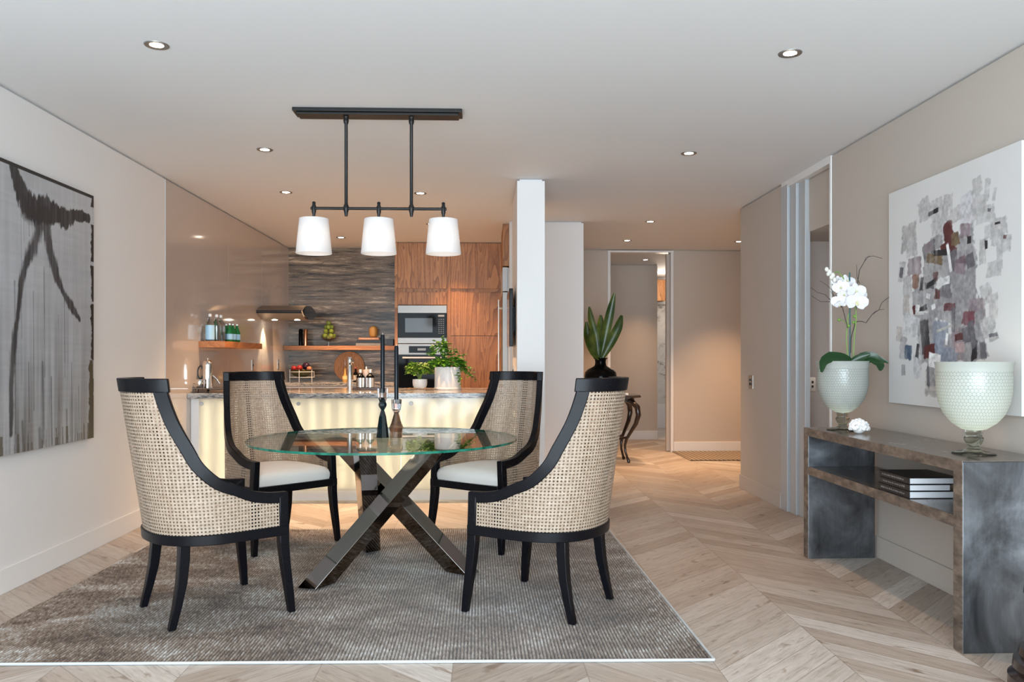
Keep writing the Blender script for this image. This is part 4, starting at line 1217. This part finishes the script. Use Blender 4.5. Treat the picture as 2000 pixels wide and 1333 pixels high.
def paint_left(U, V):
    # u: 0 = near camera edge .. 1 = far edge (right in the photo); v: 0 = bottom .. 1 = top
    base_ = .30 + .10 * vnoise(U, V, 60, 2, 1) + .12 * vnoise(U, V, 3, 5, 2) - .06 * vnoise(U, V, 4, 90, 3)
    low = np.clip((.62 - V) / .6, 0, 1)
    base_ += .05 * (1 - low); base_ -= low * .34 * np.clip(vnoise(U, V, 42, 1.2, 4) - .30, 0, 1) * 1.4
    C = np.stack([base_ * 1.0, base_ * 1.015, base_ * 1.06], -1)
    brown = (np.clip(vnoise(U, V, 22, 1.5, 8) - .5, 0, 1) * 3 * low)[..., None]
    C = C * (1 - .5 * brown) + np.array([.20, .15, .12]) * .5 * brown
    wob = .45 * (vnoise(U, V, 40, 40, 5) - .5) + .75 * (vnoise(U, V, 110, 7, 6) - .5)
    hair = .80 + .45 * vnoise(U, V, 120, 3, 17)
    dark = np.array([.022, .022, .026])
    def put(pts, strength, soft=.18):
        nonlocal C
        d = stroke(U, V, pts, 1.0) + wob
        a = np.clip(np.clip((1 - d) / soft, 0, 1) * strength * hair, 0, 1)[..., None]
        C = C * (1 - a) + dark * a
    # u mapping: photo x 0..183 covers u .33..1
    k = .67 / 183
    def p(x, y, w): # crop px (scale 2.15) -> u,v,w
        X, Y = x / 2.15, 290 + y / 2.15
        top = 308 + (383 - 308) * X / 183; bot = 893 + (855 - 893) * X / 183
        xc = (X - 1000) / 1600; ycam = -2.44 * (math.cos(YAW) - xc * math.sin(YAW)) / (xc * math.cos(YAW) + math.sin(YAW))
        u = (ycam - 3.70) / (5.213 - 3.70)
        return (min(u, 1.0), (bot - Y) / (bot - top), w)
    put([p(55, 80, .028), p(80, 160, .038), p(110, 225, .050), p(150, 262, .055), p(200, 262, .055), p(250, 280, .040), p(275, 300, .042), p(310, 280, .024), p(340, 285, .024), p(372, 292, .018)], .96)
    put([p(165, 270, .040), p(160, 350, .034), p(140, 420, .036), p(105, 490, .026), p(90, 560, .022), p(80, 660, .016), p(60, 800, .022), p(48, 1000, .020), p(45, 1200, .014)], .86, .5)
    put([p(190, 280, .040), p(200, 380, .034), p(220, 470, .036), p(240, 545, .028), p(268, 610, .014), p(300, 665, .026), p(335, 720, .010)], .88, .4)
    put([p(95, 200, .014), p(112, 270, .040), p(150, 290, .040)], .8, .5)
    for x0, y0, y1, ww in ((88, 240, 800, .0022), (98, 260, 390, .002), (120, 280, 370, .003), (134, 280, 360, .002), (62, 560, 1200, .006), (185, 500, 960, .004), (270, 620, 960, .004), (180, 900, 1240, .010), (215, 960, 1240, .006),
                           (245, 700, 1100, .003), (300, 900, 1230, .004), (95, 1150, 1290, .010), (165, 1180, 1270, .014), (280, 1100, 1220, .009), (330, 1000, 1220, .004), (140, 600, 1100, .004), (120, 900, 1150, .004)):
        put([p(x0, y0, ww), p(x0 + 3, y1, ww)], .55, .8)
    # bare dark edge on the far side and top
    e = (1 - U) + .03 * (vnoise(U, V, 3, 40, 12) - .5)
    a = ((e < .022) * (vnoise(U, V, 1, 14, 13) > .40)).astype(float)[..., None]; C = C * (1 - a) + np.array([.012, .011, .010]) * a
    a = ((e < .040) * (V < .32) * (vnoise(U, V, 60, 2, 14) > .35)).astype(float)[..., None]; C = C * (1 - a) + np.array([.055, .042, .02]) * a
    a = ((V > .988) * 1.0)[..., None]; C = C * (1 - a) + np.array([.02, .02, .02]) * a
    bt = (V < .03 + .035 * (vnoise(U, V, 70, 1, 15) > .62)).astype(float)[..., None] * (vnoise(U, V, 70, 1, 15) > .55)[..., None]
    C = C * (1 - .8 * bt) + np.array([.06, .045, .03]) * .8 * bt
    return np.clip(C, 0, 1)


Y0, Y1, Z0, Z1 = 3.70, 5.213, .715, 2.228
o = vgrid('painting', lambda u, v: np.stack([np.full_like(u, XL + .035), Y0 + (Y1 - Y0) * u, Z0 + (Z1 - Z0) * v], -1), 420, 420, paint_left, vcol_mat('ink_wash_painting', .5), -.034)
tag(o, 'large unframed grey painting with black branching strokes on the left wall', 'painting')


def yw_r(px):
    xc = (px - 1000) / 1600
    return 2.37 * (math.cos(YAW) - xc * math.sin(YAW)) / (xc * math.cos(YAW) + math.sin(YAW))


def paint_right(U, V):
    # u: 0 = far (left in photo) .. 1 = near ; v 0 bottom
    w_ = .66 + .04 * vnoise(U, V, 4, 4, 1); C = np.stack([w_, w_ * .985, w_ * .975], -1)
    rs = np.random.RandomState(4)
    n1 = vnoise(U, V, 30, 10, 21); n2 = vnoise(U, V, 60, 60, 22); n3 = vnoise(U, V, 14, 14, 23)
    def patch(cx, cy, hw, hh, c, op=.9, rough=.25):
        nonlocal C
        an = rs.uniform(-.30, .30); du = (U - cx) * math.cos(an) + (V - cy) * math.sin(an); dv = (V - cy) * math.cos(an) - (U - cx) * math.sin(an)
        hw *= rs.uniform(1.0, 1.35); hh *= rs.uniform(1.0, 1.25)
        d = np.maximum(np.abs(du) / hw, np.abs(dv) / hh) + rough * (n3 - .5) * 1.6 + rough * (n2 - .5)
        a = (np.clip((1 - d) / .10, 0, 1) * op * np.clip(.45 + 1.0 * n1, 0, 1))[..., None]
        cc = np.array(c)[None, None, :] * (.55 + .9 * n2)[..., None]
        C = C * (1 - a) + cc * a
    # coordinates measured in the 679x1333 view of the canvas
    def q(x, y, w, h, c, op=.95, rough=.3):
        f = (x - 36) / (675 - 36); top = 272 - f * (272 - 18); bot = 1252 + f * (1310 - 1252)
        px = 1720 + x / 2.425; Yw = yw_r(px); u = (4.705 - Yw) / (4.705 - 3.524)
        px2 = 1720 + (x + w) / 2.425; u2 = (4.705 - yw_r(px2)) / (4.705 - 3.524)
        v = (bot - y) / (bot - top)
        patch(u, v, max(.008, abs(u2 - u)), h / (bot - top), c, op, rough)
    G = (.30, .29, .30); LG = (.47, .46, .46); DG = (.13, .125, .14); PU = (.25, .20, .22); BR = (.10, .025, .025); BK = (.02, .018, .022); BL = (.24, .27, .34); OC = (.16, .11, .06)
    for a in ((210, 340, 24, 40, LG), (250, 340, 40, 34, LG), (285, 380, 40, 34, LG), (325, 310, 18, 40, LG), (360, 365, 22, 36, LG), (415, 330, 36, 60, (.55, .54, .57)), (415, 400, 30, 60, (.55, .54, .56)),
              (465, 230, 18, 36, LG), (510, 250, 14, 50, (.50, .49, .49)), (470, 320, 30, 50, (.48, .47, .47)), (500, 365, 36, 38, LG), (545, 270, 8, 30, LG), (140, 470, 30, 60, (.40, .385, .38)), (150, 520, 24, 40, LG),
              (560, 440, 44, 32, LG), (560, 450, 30, 60, LG), (510, 450, 12, 30, LG), (600, 500, 20, 40, LG), (490, 540, 16, 50, LG), (545, 620, 30, 34, LG), (505, 740, 24, 46, LG), (540, 800, 16, 50, (.5, .48, .47)),
              (570, 560, 14, 60, LG), (105, 640, 12, 40, LG), (130, 710, 18, 50, LG), (125, 790, 14, 40, (.46, .42, .40)), (95, 930, 12, 34, (.5, .46, .44)), (110, 1000, 12, 50, (.36, .35, .37)), (112, 1100, 8, 26, G),
              (280, 450, 30, 50, LG), (270, 500, 30, 34, G), (235, 540, 30, 46, DG), (165, 610, 30, 36, PU), (240, 640, 34, 60, G), (300, 600, 34, 60, G), (215, 690, 50, 30, G), (180, 760, 20, 34, G), (235, 770, 46, 60, G),
              (390, 540, 50, 100, G), (390, 640, 54, 90, G), (390, 720, 56, 90, G), (305, 740, 30, 50, DG), (330, 820, 60, 60, G), (400, 830, 60, 90, G), (460, 830, 40, 60, PU), (460, 880, 34, 60, G),
              (210, 880, 54, 50, G), (225, 960, 44, 80, G), (215, 940, 18, 80, BK), (290, 950, 30, 70, BL), (330, 990, 26, 60, G), (380, 980, 34, 70, PU), (430, 960, 34, 80, G), (475, 980, 26, 60, G), (330, 1030, 36, 30, BL), (450, 1020, 50, 34, G),
              (300, 1050, 18, 30, BL), (515, 880, 28, 30, LG), (540, 940, 26, 18, (.35, .34, .34)), (520, 900, 26, 50, LG), (150, 890, 34, 50, (.58, .58, .60)), (180, 1080, 14, 50, (.56, .56, .58)), (260, 1150, 36, 56, (.42, .40, .38)), (245, 1110, 14, 60, G)):
        q(a[0], a[1], a[2], a[3], a[4], .92)
    for a in ((325, 450, 22, 44, BR), (310, 520, 26, 18, BR), (360, 480, 18, 34, OC), (350, 540, 12, 22, BR), (405, 440, 26, 34, PU), (425, 485, 10, 18, BK), (260, 575, 34, 20, OC), (290, 545, 30, 16, BK), (230, 520, 18, 20, PU),
              (350, 585, 16, 40, DG), (385, 590, 20, 20, (.15, .10, .12)), (430, 580, 16, 28, DG), (380, 620, 22, 20, PU), (170, 680, 14, 30, (.22, .09, .05)), (200, 690, 8, 34, BK), (235, 700, 24, 14, DG), (265, 660, 10, 20, BR), (103, 640, 8, 24, DG),
              (165, 815, 8, 18, BR), (205, 810, 18, 14, BK), (245, 690, 22, 14, BK), (275, 740, 12, 26, BR), (255, 355, 18, 10, BK), (560, 406, 12, 6, BK), (506, 508, 7, 20, BK), (594, 470, 7, 8, BR), (520, 345, 8, 8, DG),
              (420, 850, 26, 30, (.18, .06, .08)), (330, 800, 22, 16, (.14, .05, .06)), (415, 930, 20, 34, DG), (375, 940, 16, 14, BR), (235, 1010, 20, 26, BR), (180, 1005, 6, 30, BK), (135, 1015, 14, 34, (.06, .10, .16)), (380, 990, 18, 22, (.45, .33, .33)),
              (452, 1000, 12, 50, BK), (490, 1000, 14, 40, DG), (440, 930, 10, 60, DG), (350, 860, 8, 60, DG), (310, 900, 36, 6, (.5, .48, .44)), (540, 930, 20, 10, DG), (230, 1120, 5, 50, DG)):
        q(a[0], a[1], a[2], a[3], a[4], 1.0, .35)
    for a in ((305, 680, 26, 18), (230, 750, 8, 10), (180, 805, 10, 12), (255, 800, 8, 10), (330, 570, 5, 60), (318, 950, 5, 26), (260, 1055, 24, 30), (190, 830, 20, 8)):
        q(a[0], a[1], a[2], a[3], (.66, .65, .65), 1.3, .2)
    return np.clip(C, 0, 1)


o = vgrid('painting', lambda u, v: np.stack([np.full_like(u, XR - .036), 4.705 - (4.705 - 3.524) * u, .955 + (2.172 - .955) * v], -1), 420, 440, paint_right, vcol_mat('collage_painting', .6), .035)
tag(o, 'large white canvas with grey and plum collage patches above the console', 'painting')

# ------------------------------------------------------------------ console table
t = empty('console_table', (2.165, 4.12, 0)); tag(t, 'long aged zinc console table with a lower shelf against the right wall', 'console table')
CX0, CX1, CY0, CY1, CZ = -.208, .205, -.83, .83, .79
MB().box(CX0 + .003, CX1, CY0 + .001, CY1, CZ - .004, CZ).box(CX0 + .003, CX1, CY0 + .062, CY1 - .062, CZ - .048, CZ - .004).build('top', M['zinc_top'], t, smooth=0, bevel=.002)
MB().box(CX0, CX0 + .003, CY0, CY1, CZ - .048, CZ - .0005).build('front_edging', M['zinc_edge'], t, smooth=0)
for y0, y1, lab in ((CY0, CY0 + .062, 'near'), (CY1 - .062, CY1, 'far')):
    b = MB().box(CX0 + .004, CX1, y0, y1, 0, CZ - .0042); sp_ = b.build('side_panel', M['zinc'], t, smooth=0, bevel=.002)
    MB().box(CX0, CX0 + .004, y0, y1, 0, CZ - .048).build('edge_strip', M['zinc_edge'], sp_, smooth=0)
o = MB().box(CX0 + .006, CX1, CY0 + .062, CY1 - .062, .510, .558).build('shelf', M['zinc_top'], t, smooth=0, bevel=.002)
MB().box(CX0 + .002, CX0 + .006, CY0 + .062, CY1 - .062, .510, .557).build('shelf_edging', M['zinc_edge'], o, smooth=0)
bz = .5585
for k, (w_, l_, th_, lab) in enumerate(((.230, .30, .034, 'thick black book at the bottom of the console shelf stack'), (.20, .28, .031, 'black book in the middle of the console shelf stack'), (.245, .29, .031, 'black book with white lettering on top of the console shelf stack'))):
    t = book('book', l_, w_, th_, (1.975, 3.74 + l_, bz), -PI / 2, M['book_black'], lab, group='books on the console shelf', spine=pale); bz += th_ + .0005


# honeycomb glass hurricane vases
def hex_vase(loc, label, R=.158, stem_h=.10, body_h=.305):
    t = empty('glass_vase', loc); tag(t, label, 'vase', 'footed honeycomb glass vases on the console')
    prof = [(.012, .0), (.05, .008), (.09, .035), (.122, .075), (.142, .125), (.150, .175), (.152, .225), (.150, .262), (.153, .275), (.154, .292), (.158, .300), (.159, .305)]
    b = MB(); b.uv = []; n = 72; rows = []
    s = 0; pr = None
    k_ = R / .159
    for r, z in prof:
        if pr: s += math.hypot(r - pr[0], z - pr[1])
        pr = (r, z)
        rows.append([(r * k_ * math.cos(2 * PI * j / n), r * k_ * math.sin(2 * PI * j / n), stem_h + z * body_h / .305) for j in range(n)] + [(r * k_, 0, stem_h + z * body_h / .305)])
        vv = z + .02
        b.uv += [(2 * PI * .16 * j / n, vv) for j in range(n + 1)]
    # inner wall
    for r, z in prof[::-1]:
        rows.append([((r - .004) * k_ * math.cos(2 * PI * j / n), (r - .004) * k_ * math.sin(2 * PI * j / n), stem_h + .003 + z * body_h / .305 - (.003 if z > .3 else 0)) for j in range(n)] + [((r - .004) * k_, 0, stem_h + .003 + z * body_h / .305 - (.003 if z > .3 else 0))])
        b.uv += [(0, -.05)] * (n + 1)
    b.rings(rows, close=False, caps=False)
    b.build('bowl', M['hexglass'], t, smooth=60)
    MB().lathe([(.012, .004), (.086, 0), (.090, .003), (.086, .007), (.040, .016), (.026, .024), (.022, .034), (.030, .044), (.038, .058), (.040, .070), (.033, .076), (.032, .086), (.036, .092), (.034, stem_h + .004)], n=48).build('foot', M['smoke_glass'], t, smooth=50)
    MB().ball((0, 0, stem_h + .075), .034, 20, 12).build('glow_lamp', M['glow'], t)
    return t


hex_vase((2.165, 3.55, CZ + .001), 'empty honeycomb glass vase on a smoky foot at the near end of the console')
hex_vase((2.105, 4.74, CZ + .001), 'honeycomb glass vase on a smoky foot holding the orchid on the console', R=.15)

# orchid
ov = (2.105, 4.74, CZ)
t = empty('orchid', (ov[0], ov[1], CZ + .18)); tag(t, 'white flowering orchid with dark leaves and bare twigs in the far glass vase', 'orchid')
KS = 4.74 / 1600
def op(px, py, dy=0.0):  # offsets measured on the plant itself, relative to stem at (1664, 702)
    return Vector(((px - 1650) * KS * 1.0, dy, (701 - py) * KS + 1.21 - (CZ + .18)))
MB().lathe([(.03, -.02), (.09, .10), (.118, .175), (.10, .19), (.0001, .20)], n=24).build('moss', P('dark_potting_moss', (.03, .04, .02), .9), t)
for a, b2, c_, r, mm in (((1664, 708), (1665, 640), (1664, 545), .0045, 'stake'),): MB().tube([op(*a), op(*b2), op(1664, 530)], r, 8).build('support_stake', M['stake'], t)
s = MB()
s.tube([op(1661, 708), op(1659, 660, .01), op(1662, 620, .01), op(1669, 590), op(1660, 560), op(1650, 538), op(1640, 528), op(1628, 535)], .0035, 8)
s.tube([op(1669, 708, -.01), op(1672, 660, -.01), op(1676, 620, -.01), op(1676, 600), op(1668, 575)], .0035, 8)
s.tube([op(1665, 640), op(1650, 624), op(1643, 624)], .002, 6)
s.build('flower_stems', M['stem'], t)
for q_ in ((1643, 624), (1674, 617), (1672, 629), (1662, 636)): MB().ball(op(*q_), .010, 10, 8).build('green_bud', M['stem'], t)


def petal(b, c, d, n_, ln, wd, curl=.25):
    d = d.normalized(); n_ = (n_ - d * n_.dot(d)).normalized(); side = d.cross(n_).normalized(); i = len(b.v)
    rows_ = 6; cols = 5
    for r in range(rows_ + 1):
        f = r / rows_; w_ = wd * math.sin(PI * min(1, (.12 + .80 * f))) ** .6
        for c2 in range(cols + 1):
            g_ = (c2 / cols - .5) * 2
            b.v.append(tuple(c + d * ln * f + side * w_ * .5 * g_ + n_ * (curl * ln * (f * f * .5 - .25 * g_ * g_ * f))))
    for r in range(rows_):
        for c2 in range(cols):
            a = i + r * (cols + 1) + c2; b.f.append((a, a + 1, a + cols + 2, a + cols + 1))


def flower(c, face, size, roll):
    face = Vector(face).normalized(); up = Vector((0, 0, 1)); side = up.cross(face).normalized(); up2 = face.cross(side)
    b = MB()
    for k, (ang, ln, wd) in enumerate(((90, 1, .75), (215, 1, .7), (325, 1, .7), (5, 1.15, 1.25), (175, 1.15, 1.25))):
        a = math.radians(ang) + roll; d = side * math.cos(a) + up2 * math.sin(a)
        petal(b, c + face * (.004 if k > 2 else 0), d, -face * -1, size * ln, size * wd, .3)
    o = b.build('flower', M['petal'], t, smooth=60)
    l = MB(); petal(l, c + face * .006, -up2 + face * .8, face, size * .5, size * .35, .5); l.ball(c + face * .012, size * .12, 10, 8)
    l.build('flower_lip', P('yellowish_flower_lip', (.75, .72, .45), .5), o)
for px, py, dy, fx, fz, s_, rl in ((1669, 569, -.05, .05, .1, .050, .1), (1667, 590, -.07, -.1, -.15, .056, -.1), (1683, 578, -.02, .6, 0, .044, .2), (1638, 588, -.04, -.5, 0, .042, 0), (1648, 575, -.03, -.2, .1, .034, .3),
                                   (1642, 560, -.03, -.4, .1, .042, .2), (1658, 548, 0, .1, .5, .044, 0), (1636, 594, -.05, 0, -.6, .024, .4), (1643, 548, .01, -.3, .4, .036, .1)):
    flower(op(px, py, dy), (fx, -1, fz), s_, rl)
pale_bud = P('pale_flower_buds', (.72, .70, .64), .5)
for q_, r_ in (((1618, 524), .012), ((1624, 529), .013), ((1630, 536), .014), ((1621, 533), .011), ((1627, 540), .011), ((1634, 545), .013)): MB().ball(op(*q_), r_, 12, 8, 1.2).build('flower_bud', pale_bud, t)
tw = MB()
def twig(pts, r=.0022): tw.tube([op(*p_) for p_ in pts], [r * (1 - .6 * k / len(pts)) for k in range(len(pts))], 6)
twig([(1666, 690), (1667, 660), (1675, 631), (1680, 627), (1689, 627), (1697, 630), (1709, 614), (1723, 604), (1729, 590), (1748, 575)], .0032)
twig([(1709, 614), (1716, 607), (1725, 604), (1734, 603)], .002)
twig([(1677, 604), (1678, 560), (1680, 550), (1684, 525), (1694, 508), (1702, 498), (1712, 497), (1730, 502)], .003)
twig([(1684, 552), (1679, 540), (1678, 514)], .002)
twig([(1694, 508), (1697, 500), (1706, 498)], .0018)
twig([(1660, 640), (1650, 600), (1629, 588), (1606, 588), (1588, 577)], .0026); twig([(1629, 588), (1615, 574), (1600, 570), (1586, 560)], .002)
twig([(1650, 600), (1634, 580), (1628, 564), (1618, 555), (1604, 546)], .002); twig([(1632, 578), (1626, 567)], .0015)
tw.build('bare_twigs', M['twig'], t)


def big_leaf(b, pts, w, n_=10):
    pts = [Vector(p_) for p_ in pts]; i = len(b.v)
    def bez(f):
        m_ = len(pts) - 1; x = f * m_; k = min(int(x), m_ - 1); g_ = x - k; return pts[k].lerp(pts[k + 1], g_)
    P_ = [bez(k / n_) for k in range(n_ + 1)]
    for k, p_ in enumerate(P_):
        tn = (P_[min(k + 1, n_)] - P_[max(k - 1, 0)]).normalized(); sd = tn.cross(Vector((0, -1, .25))).normalized(); nn = sd.cross(tn)
        ww = w * math.sin(PI * (.06 + .90 * k / n_)) ** .7
        b.v += [tuple(p_ + sd * ww), tuple(p_ + sd * ww * .5 - nn * ww * .18), tuple(p_ - nn * ww * .30), tuple(p_ - sd * ww * .5 - nn * ww * .18), tuple(p_ - sd * ww)]
    for k in range(n_):
        for c2 in range(4): a = i + k * 5 + c2; b.f.append((a, a + 1, a + 6, a + 5))


for pts, w_ in (([(1662, 706), (1640, 698), (1612, 697), (1594, 706), (1588, 727)], .030), ([(1664, 708), (1680, 696), (1698, 700), (1706, 712), (1702, 724)], .034),
                ([(1672, 704), (1690, 694), (1706, 700), (1722, 709)], .018), ([(1655, 708), (1670, 700), (1690, 692)], .022)):
    b = MB(); big_leaf(b, [op(p_[0], p_[1], -.06 - .02 * k) for k, p_ in enumerate(pts)], w_); b.build('leaf', M['dark_leaf'], t, smooth=60)

# coral ornament
rnd = random.Random(9); b = MB()
for k in range(70):
    a = rnd.uniform(0, 2 * PI); ph = rnd.uniform(-.2, 1.4); r = .043
    b.ball((r * 1.15 * math.cos(a) * math.cos(ph), r * .9 * math.sin(a) * math.cos(ph), .034 + .040 * math.sin(ph)), rnd.uniform(.009, .014), 8, 6)
b.ball((0, 0, .035), .037, 14, 10)
o = b.build('coral_ornament', M['coral'], smooth=60); o.location = (2.10, 4.52, CZ + .001); tag(o, 'white knobbly coral ornament on the console between the two vases', 'ornament')

# ------------------------------------------------------------------ hall side table, vase, mat
t = empty('side_table', (1.43, 9.62, 0)); tag(t, 'dark antique side table with curved cabriole legs in the hall', 'side table')
def octo(sx, sy, c_=.12): return [(-sx + c_, -sy), (sx - c_, -sy), (sx, -sy + c_), (sx, sy - c_), (sx - c_, sy), (-sx + c_, sy), (-sx, sy - c_), (-sx, -sy + c_)]
MB().rings([[(x, y, z) for x, y in octo(s1, s2)] for s1, s2, z in ((.375, .285, .755), (.39, .30, .762), (.39, .30, .778), (.38, .29, .788))]).build('top', M['dark_antique'], t, smooth=0)
MB().rings([[(x, y, z) for x, y in octo(.32, .24, .10)] for z in (.715, .755)]).build('apron', M['dark_antique'], t, smooth=0)
for sx, sy in ((1, -1), (-1, -1), (1, 1), (-1, 1)):
    p_ = [(.26, .74, .030), (.33, .715, .032), (.385, .65, .034), (.395, .56, .031), (.37, .46, .026), (.32, .36, .021), (.28, .28, .018), (.262, .20, .016), (.265, .13, .014), (.285, .06, .014), (.300, .018, .020), (.300, .0005, .016)]
    b = MB(); b.tube([(sx * (a - .05), sy * (a - .13), z) for a, z, r in p_], [r for a, z, r in p_], 12); b.build('leg', M['dark_antique'], t, smooth=60)
b = MB().tube([(.25, .17, .30), (.12, .04, .26), (-.12, -.04, .26), (-.25, -.17, .30)], .014, 8).tube([(.25, -.17, .30), (.12, -.04, .26), (-.12, .04, .26), (-.25, .17, .30)], .014, 8)
b.build('stretcher', M['dark_antique'], t)
t = empty('black_vase', (1.365, 9.55, .789)); tag(t, 'glossy black round vase on the hall side table', 'vase')
MB().lathe([(.13, 0), (.165, .01), (.186, .04), (.190, .22), (.182, .262), (.15, .295), (.09, .325), (.068, .345), (.062, .38), (.068, .412), (.085, .425), (.085, .431), (.06, .430), (.055, .40), (.0001, .39)], n=48, caps=False).build('body', M['black_gloss'], t)
MB().ball((.03, -.19, .10), .012, 10, 8).build('tap_knob', M['cap'], t)
t = empty('strap_leaf_plant', (1.365, 9.55, 1.18)); tag(t, 'upright broad dark green leaves standing in the glossy black vase', 'plant')
lm = P('banded_green_leaf', (.05, .11, .02), .3)
v = coords(lm, 'Object', (26, 26, 26), (0, .9, 0)); wv = N(lm, 'ShaderNodeTexWave'); wv.inputs['Scale'].default_value = 1.1; wv.inputs['Distortion'].default_value = 2.5; L(lm, v, wv.inputs['Vector'])
setc(lm, ramp(lm, mth(lm, 'ADD', mth(lm, 'MULTIPLY', wv.outputs['Fac'], .35), mth(lm, 'MULTIPLY', noise(lm, coords(lm), 7, 2), .65)), [(.3, (.008, .035, .008)), (.55, (.035, .09, .015)), (.75, (.22, .26, .04))]))
K2 = 9.55 / 1600
for pts, w_, dy in (([(1172, 702), (1182, 650), (1190, 610), (1198, 573)], .052, -.02), ([(1174, 702), (1190, 670), (1204, 640), (1210, 617)], .055, -.05), ([(1168, 702), (1162, 660), (1152, 625), (1148, 600)], .042, -.03),
                    ([(1170, 702), (1172, 665), (1175, 640), (1176, 614)], .055, .05), ([(1165, 702), (1155, 680), (1148, 655), (1146, 628)], .050, .03), ([(1168, 702), (1156, 690), (1149, 668), (1147, 648)], .045, -.07)):
    b = MB(); big_leaf(b, [((x - 1172) * K2, dy * (1 + .6 * k), (701 - y) * K2 + 1.21 - 1.18) for k, (x, y) in enumerate(pts)], w_, 14)
    b.build('leaf', lm, t, smooth=60)
o = MB().box(-.04, .04, -.05, .05, 0, .022).build('note_box', M['porcelain'], smooth=0, bevel=.003); o.location = (1.62, 9.40, .789); tag(o, 'small white card box on the corner of the hall side table', 'box')
mm = P('patterned_doormat', (.2, .16, .12), .9); v = coords(mm, 'Object', (1, 1, 1), (0, 0, .78))
ck = N(mm, 'ShaderNodeTexChecker'); ck.inputs['Scale'].default_value = 26; L(mm, v, ck.inputs['Vector']); setc(mm, mix(mm, mth(mm, 'MULTIPLY', ck.outputs['Fac'], 1.0), (.10, .075, .055), (.42, .34, .26)))
o = MB().box(0, 1.3, 0, .93, .0005, .012).build('doormat', mm, smooth=0); o.location = (2.44, 9.60, 0); tag(o, 'flat brown patterned doormat on the hall floor', 'mat')

# dark turned stool at the right edge
t = empty('accent_stool', (2.085, 2.85, 0)); tag(t, 'dark turned wooden stool just peeping in at the lower right corner', 'stool')
MB().lathe([(.15, 0), (.19, .02), (.19, .06), (.165, .075), (.176, .09), (.172, .118), (.150, .128), (.158, .14), (.152, .165), (.13, .175), (.12, .25), (.10, .33)], n=40).build('base', M['dark_antique'], t, smooth=40)
MB().lathe([(.10, .33), (.13, .34), (.14, .36), (.135, .40), (.12, .41)], n=40).build('seat', M['dark_antique'], t, smooth=40)
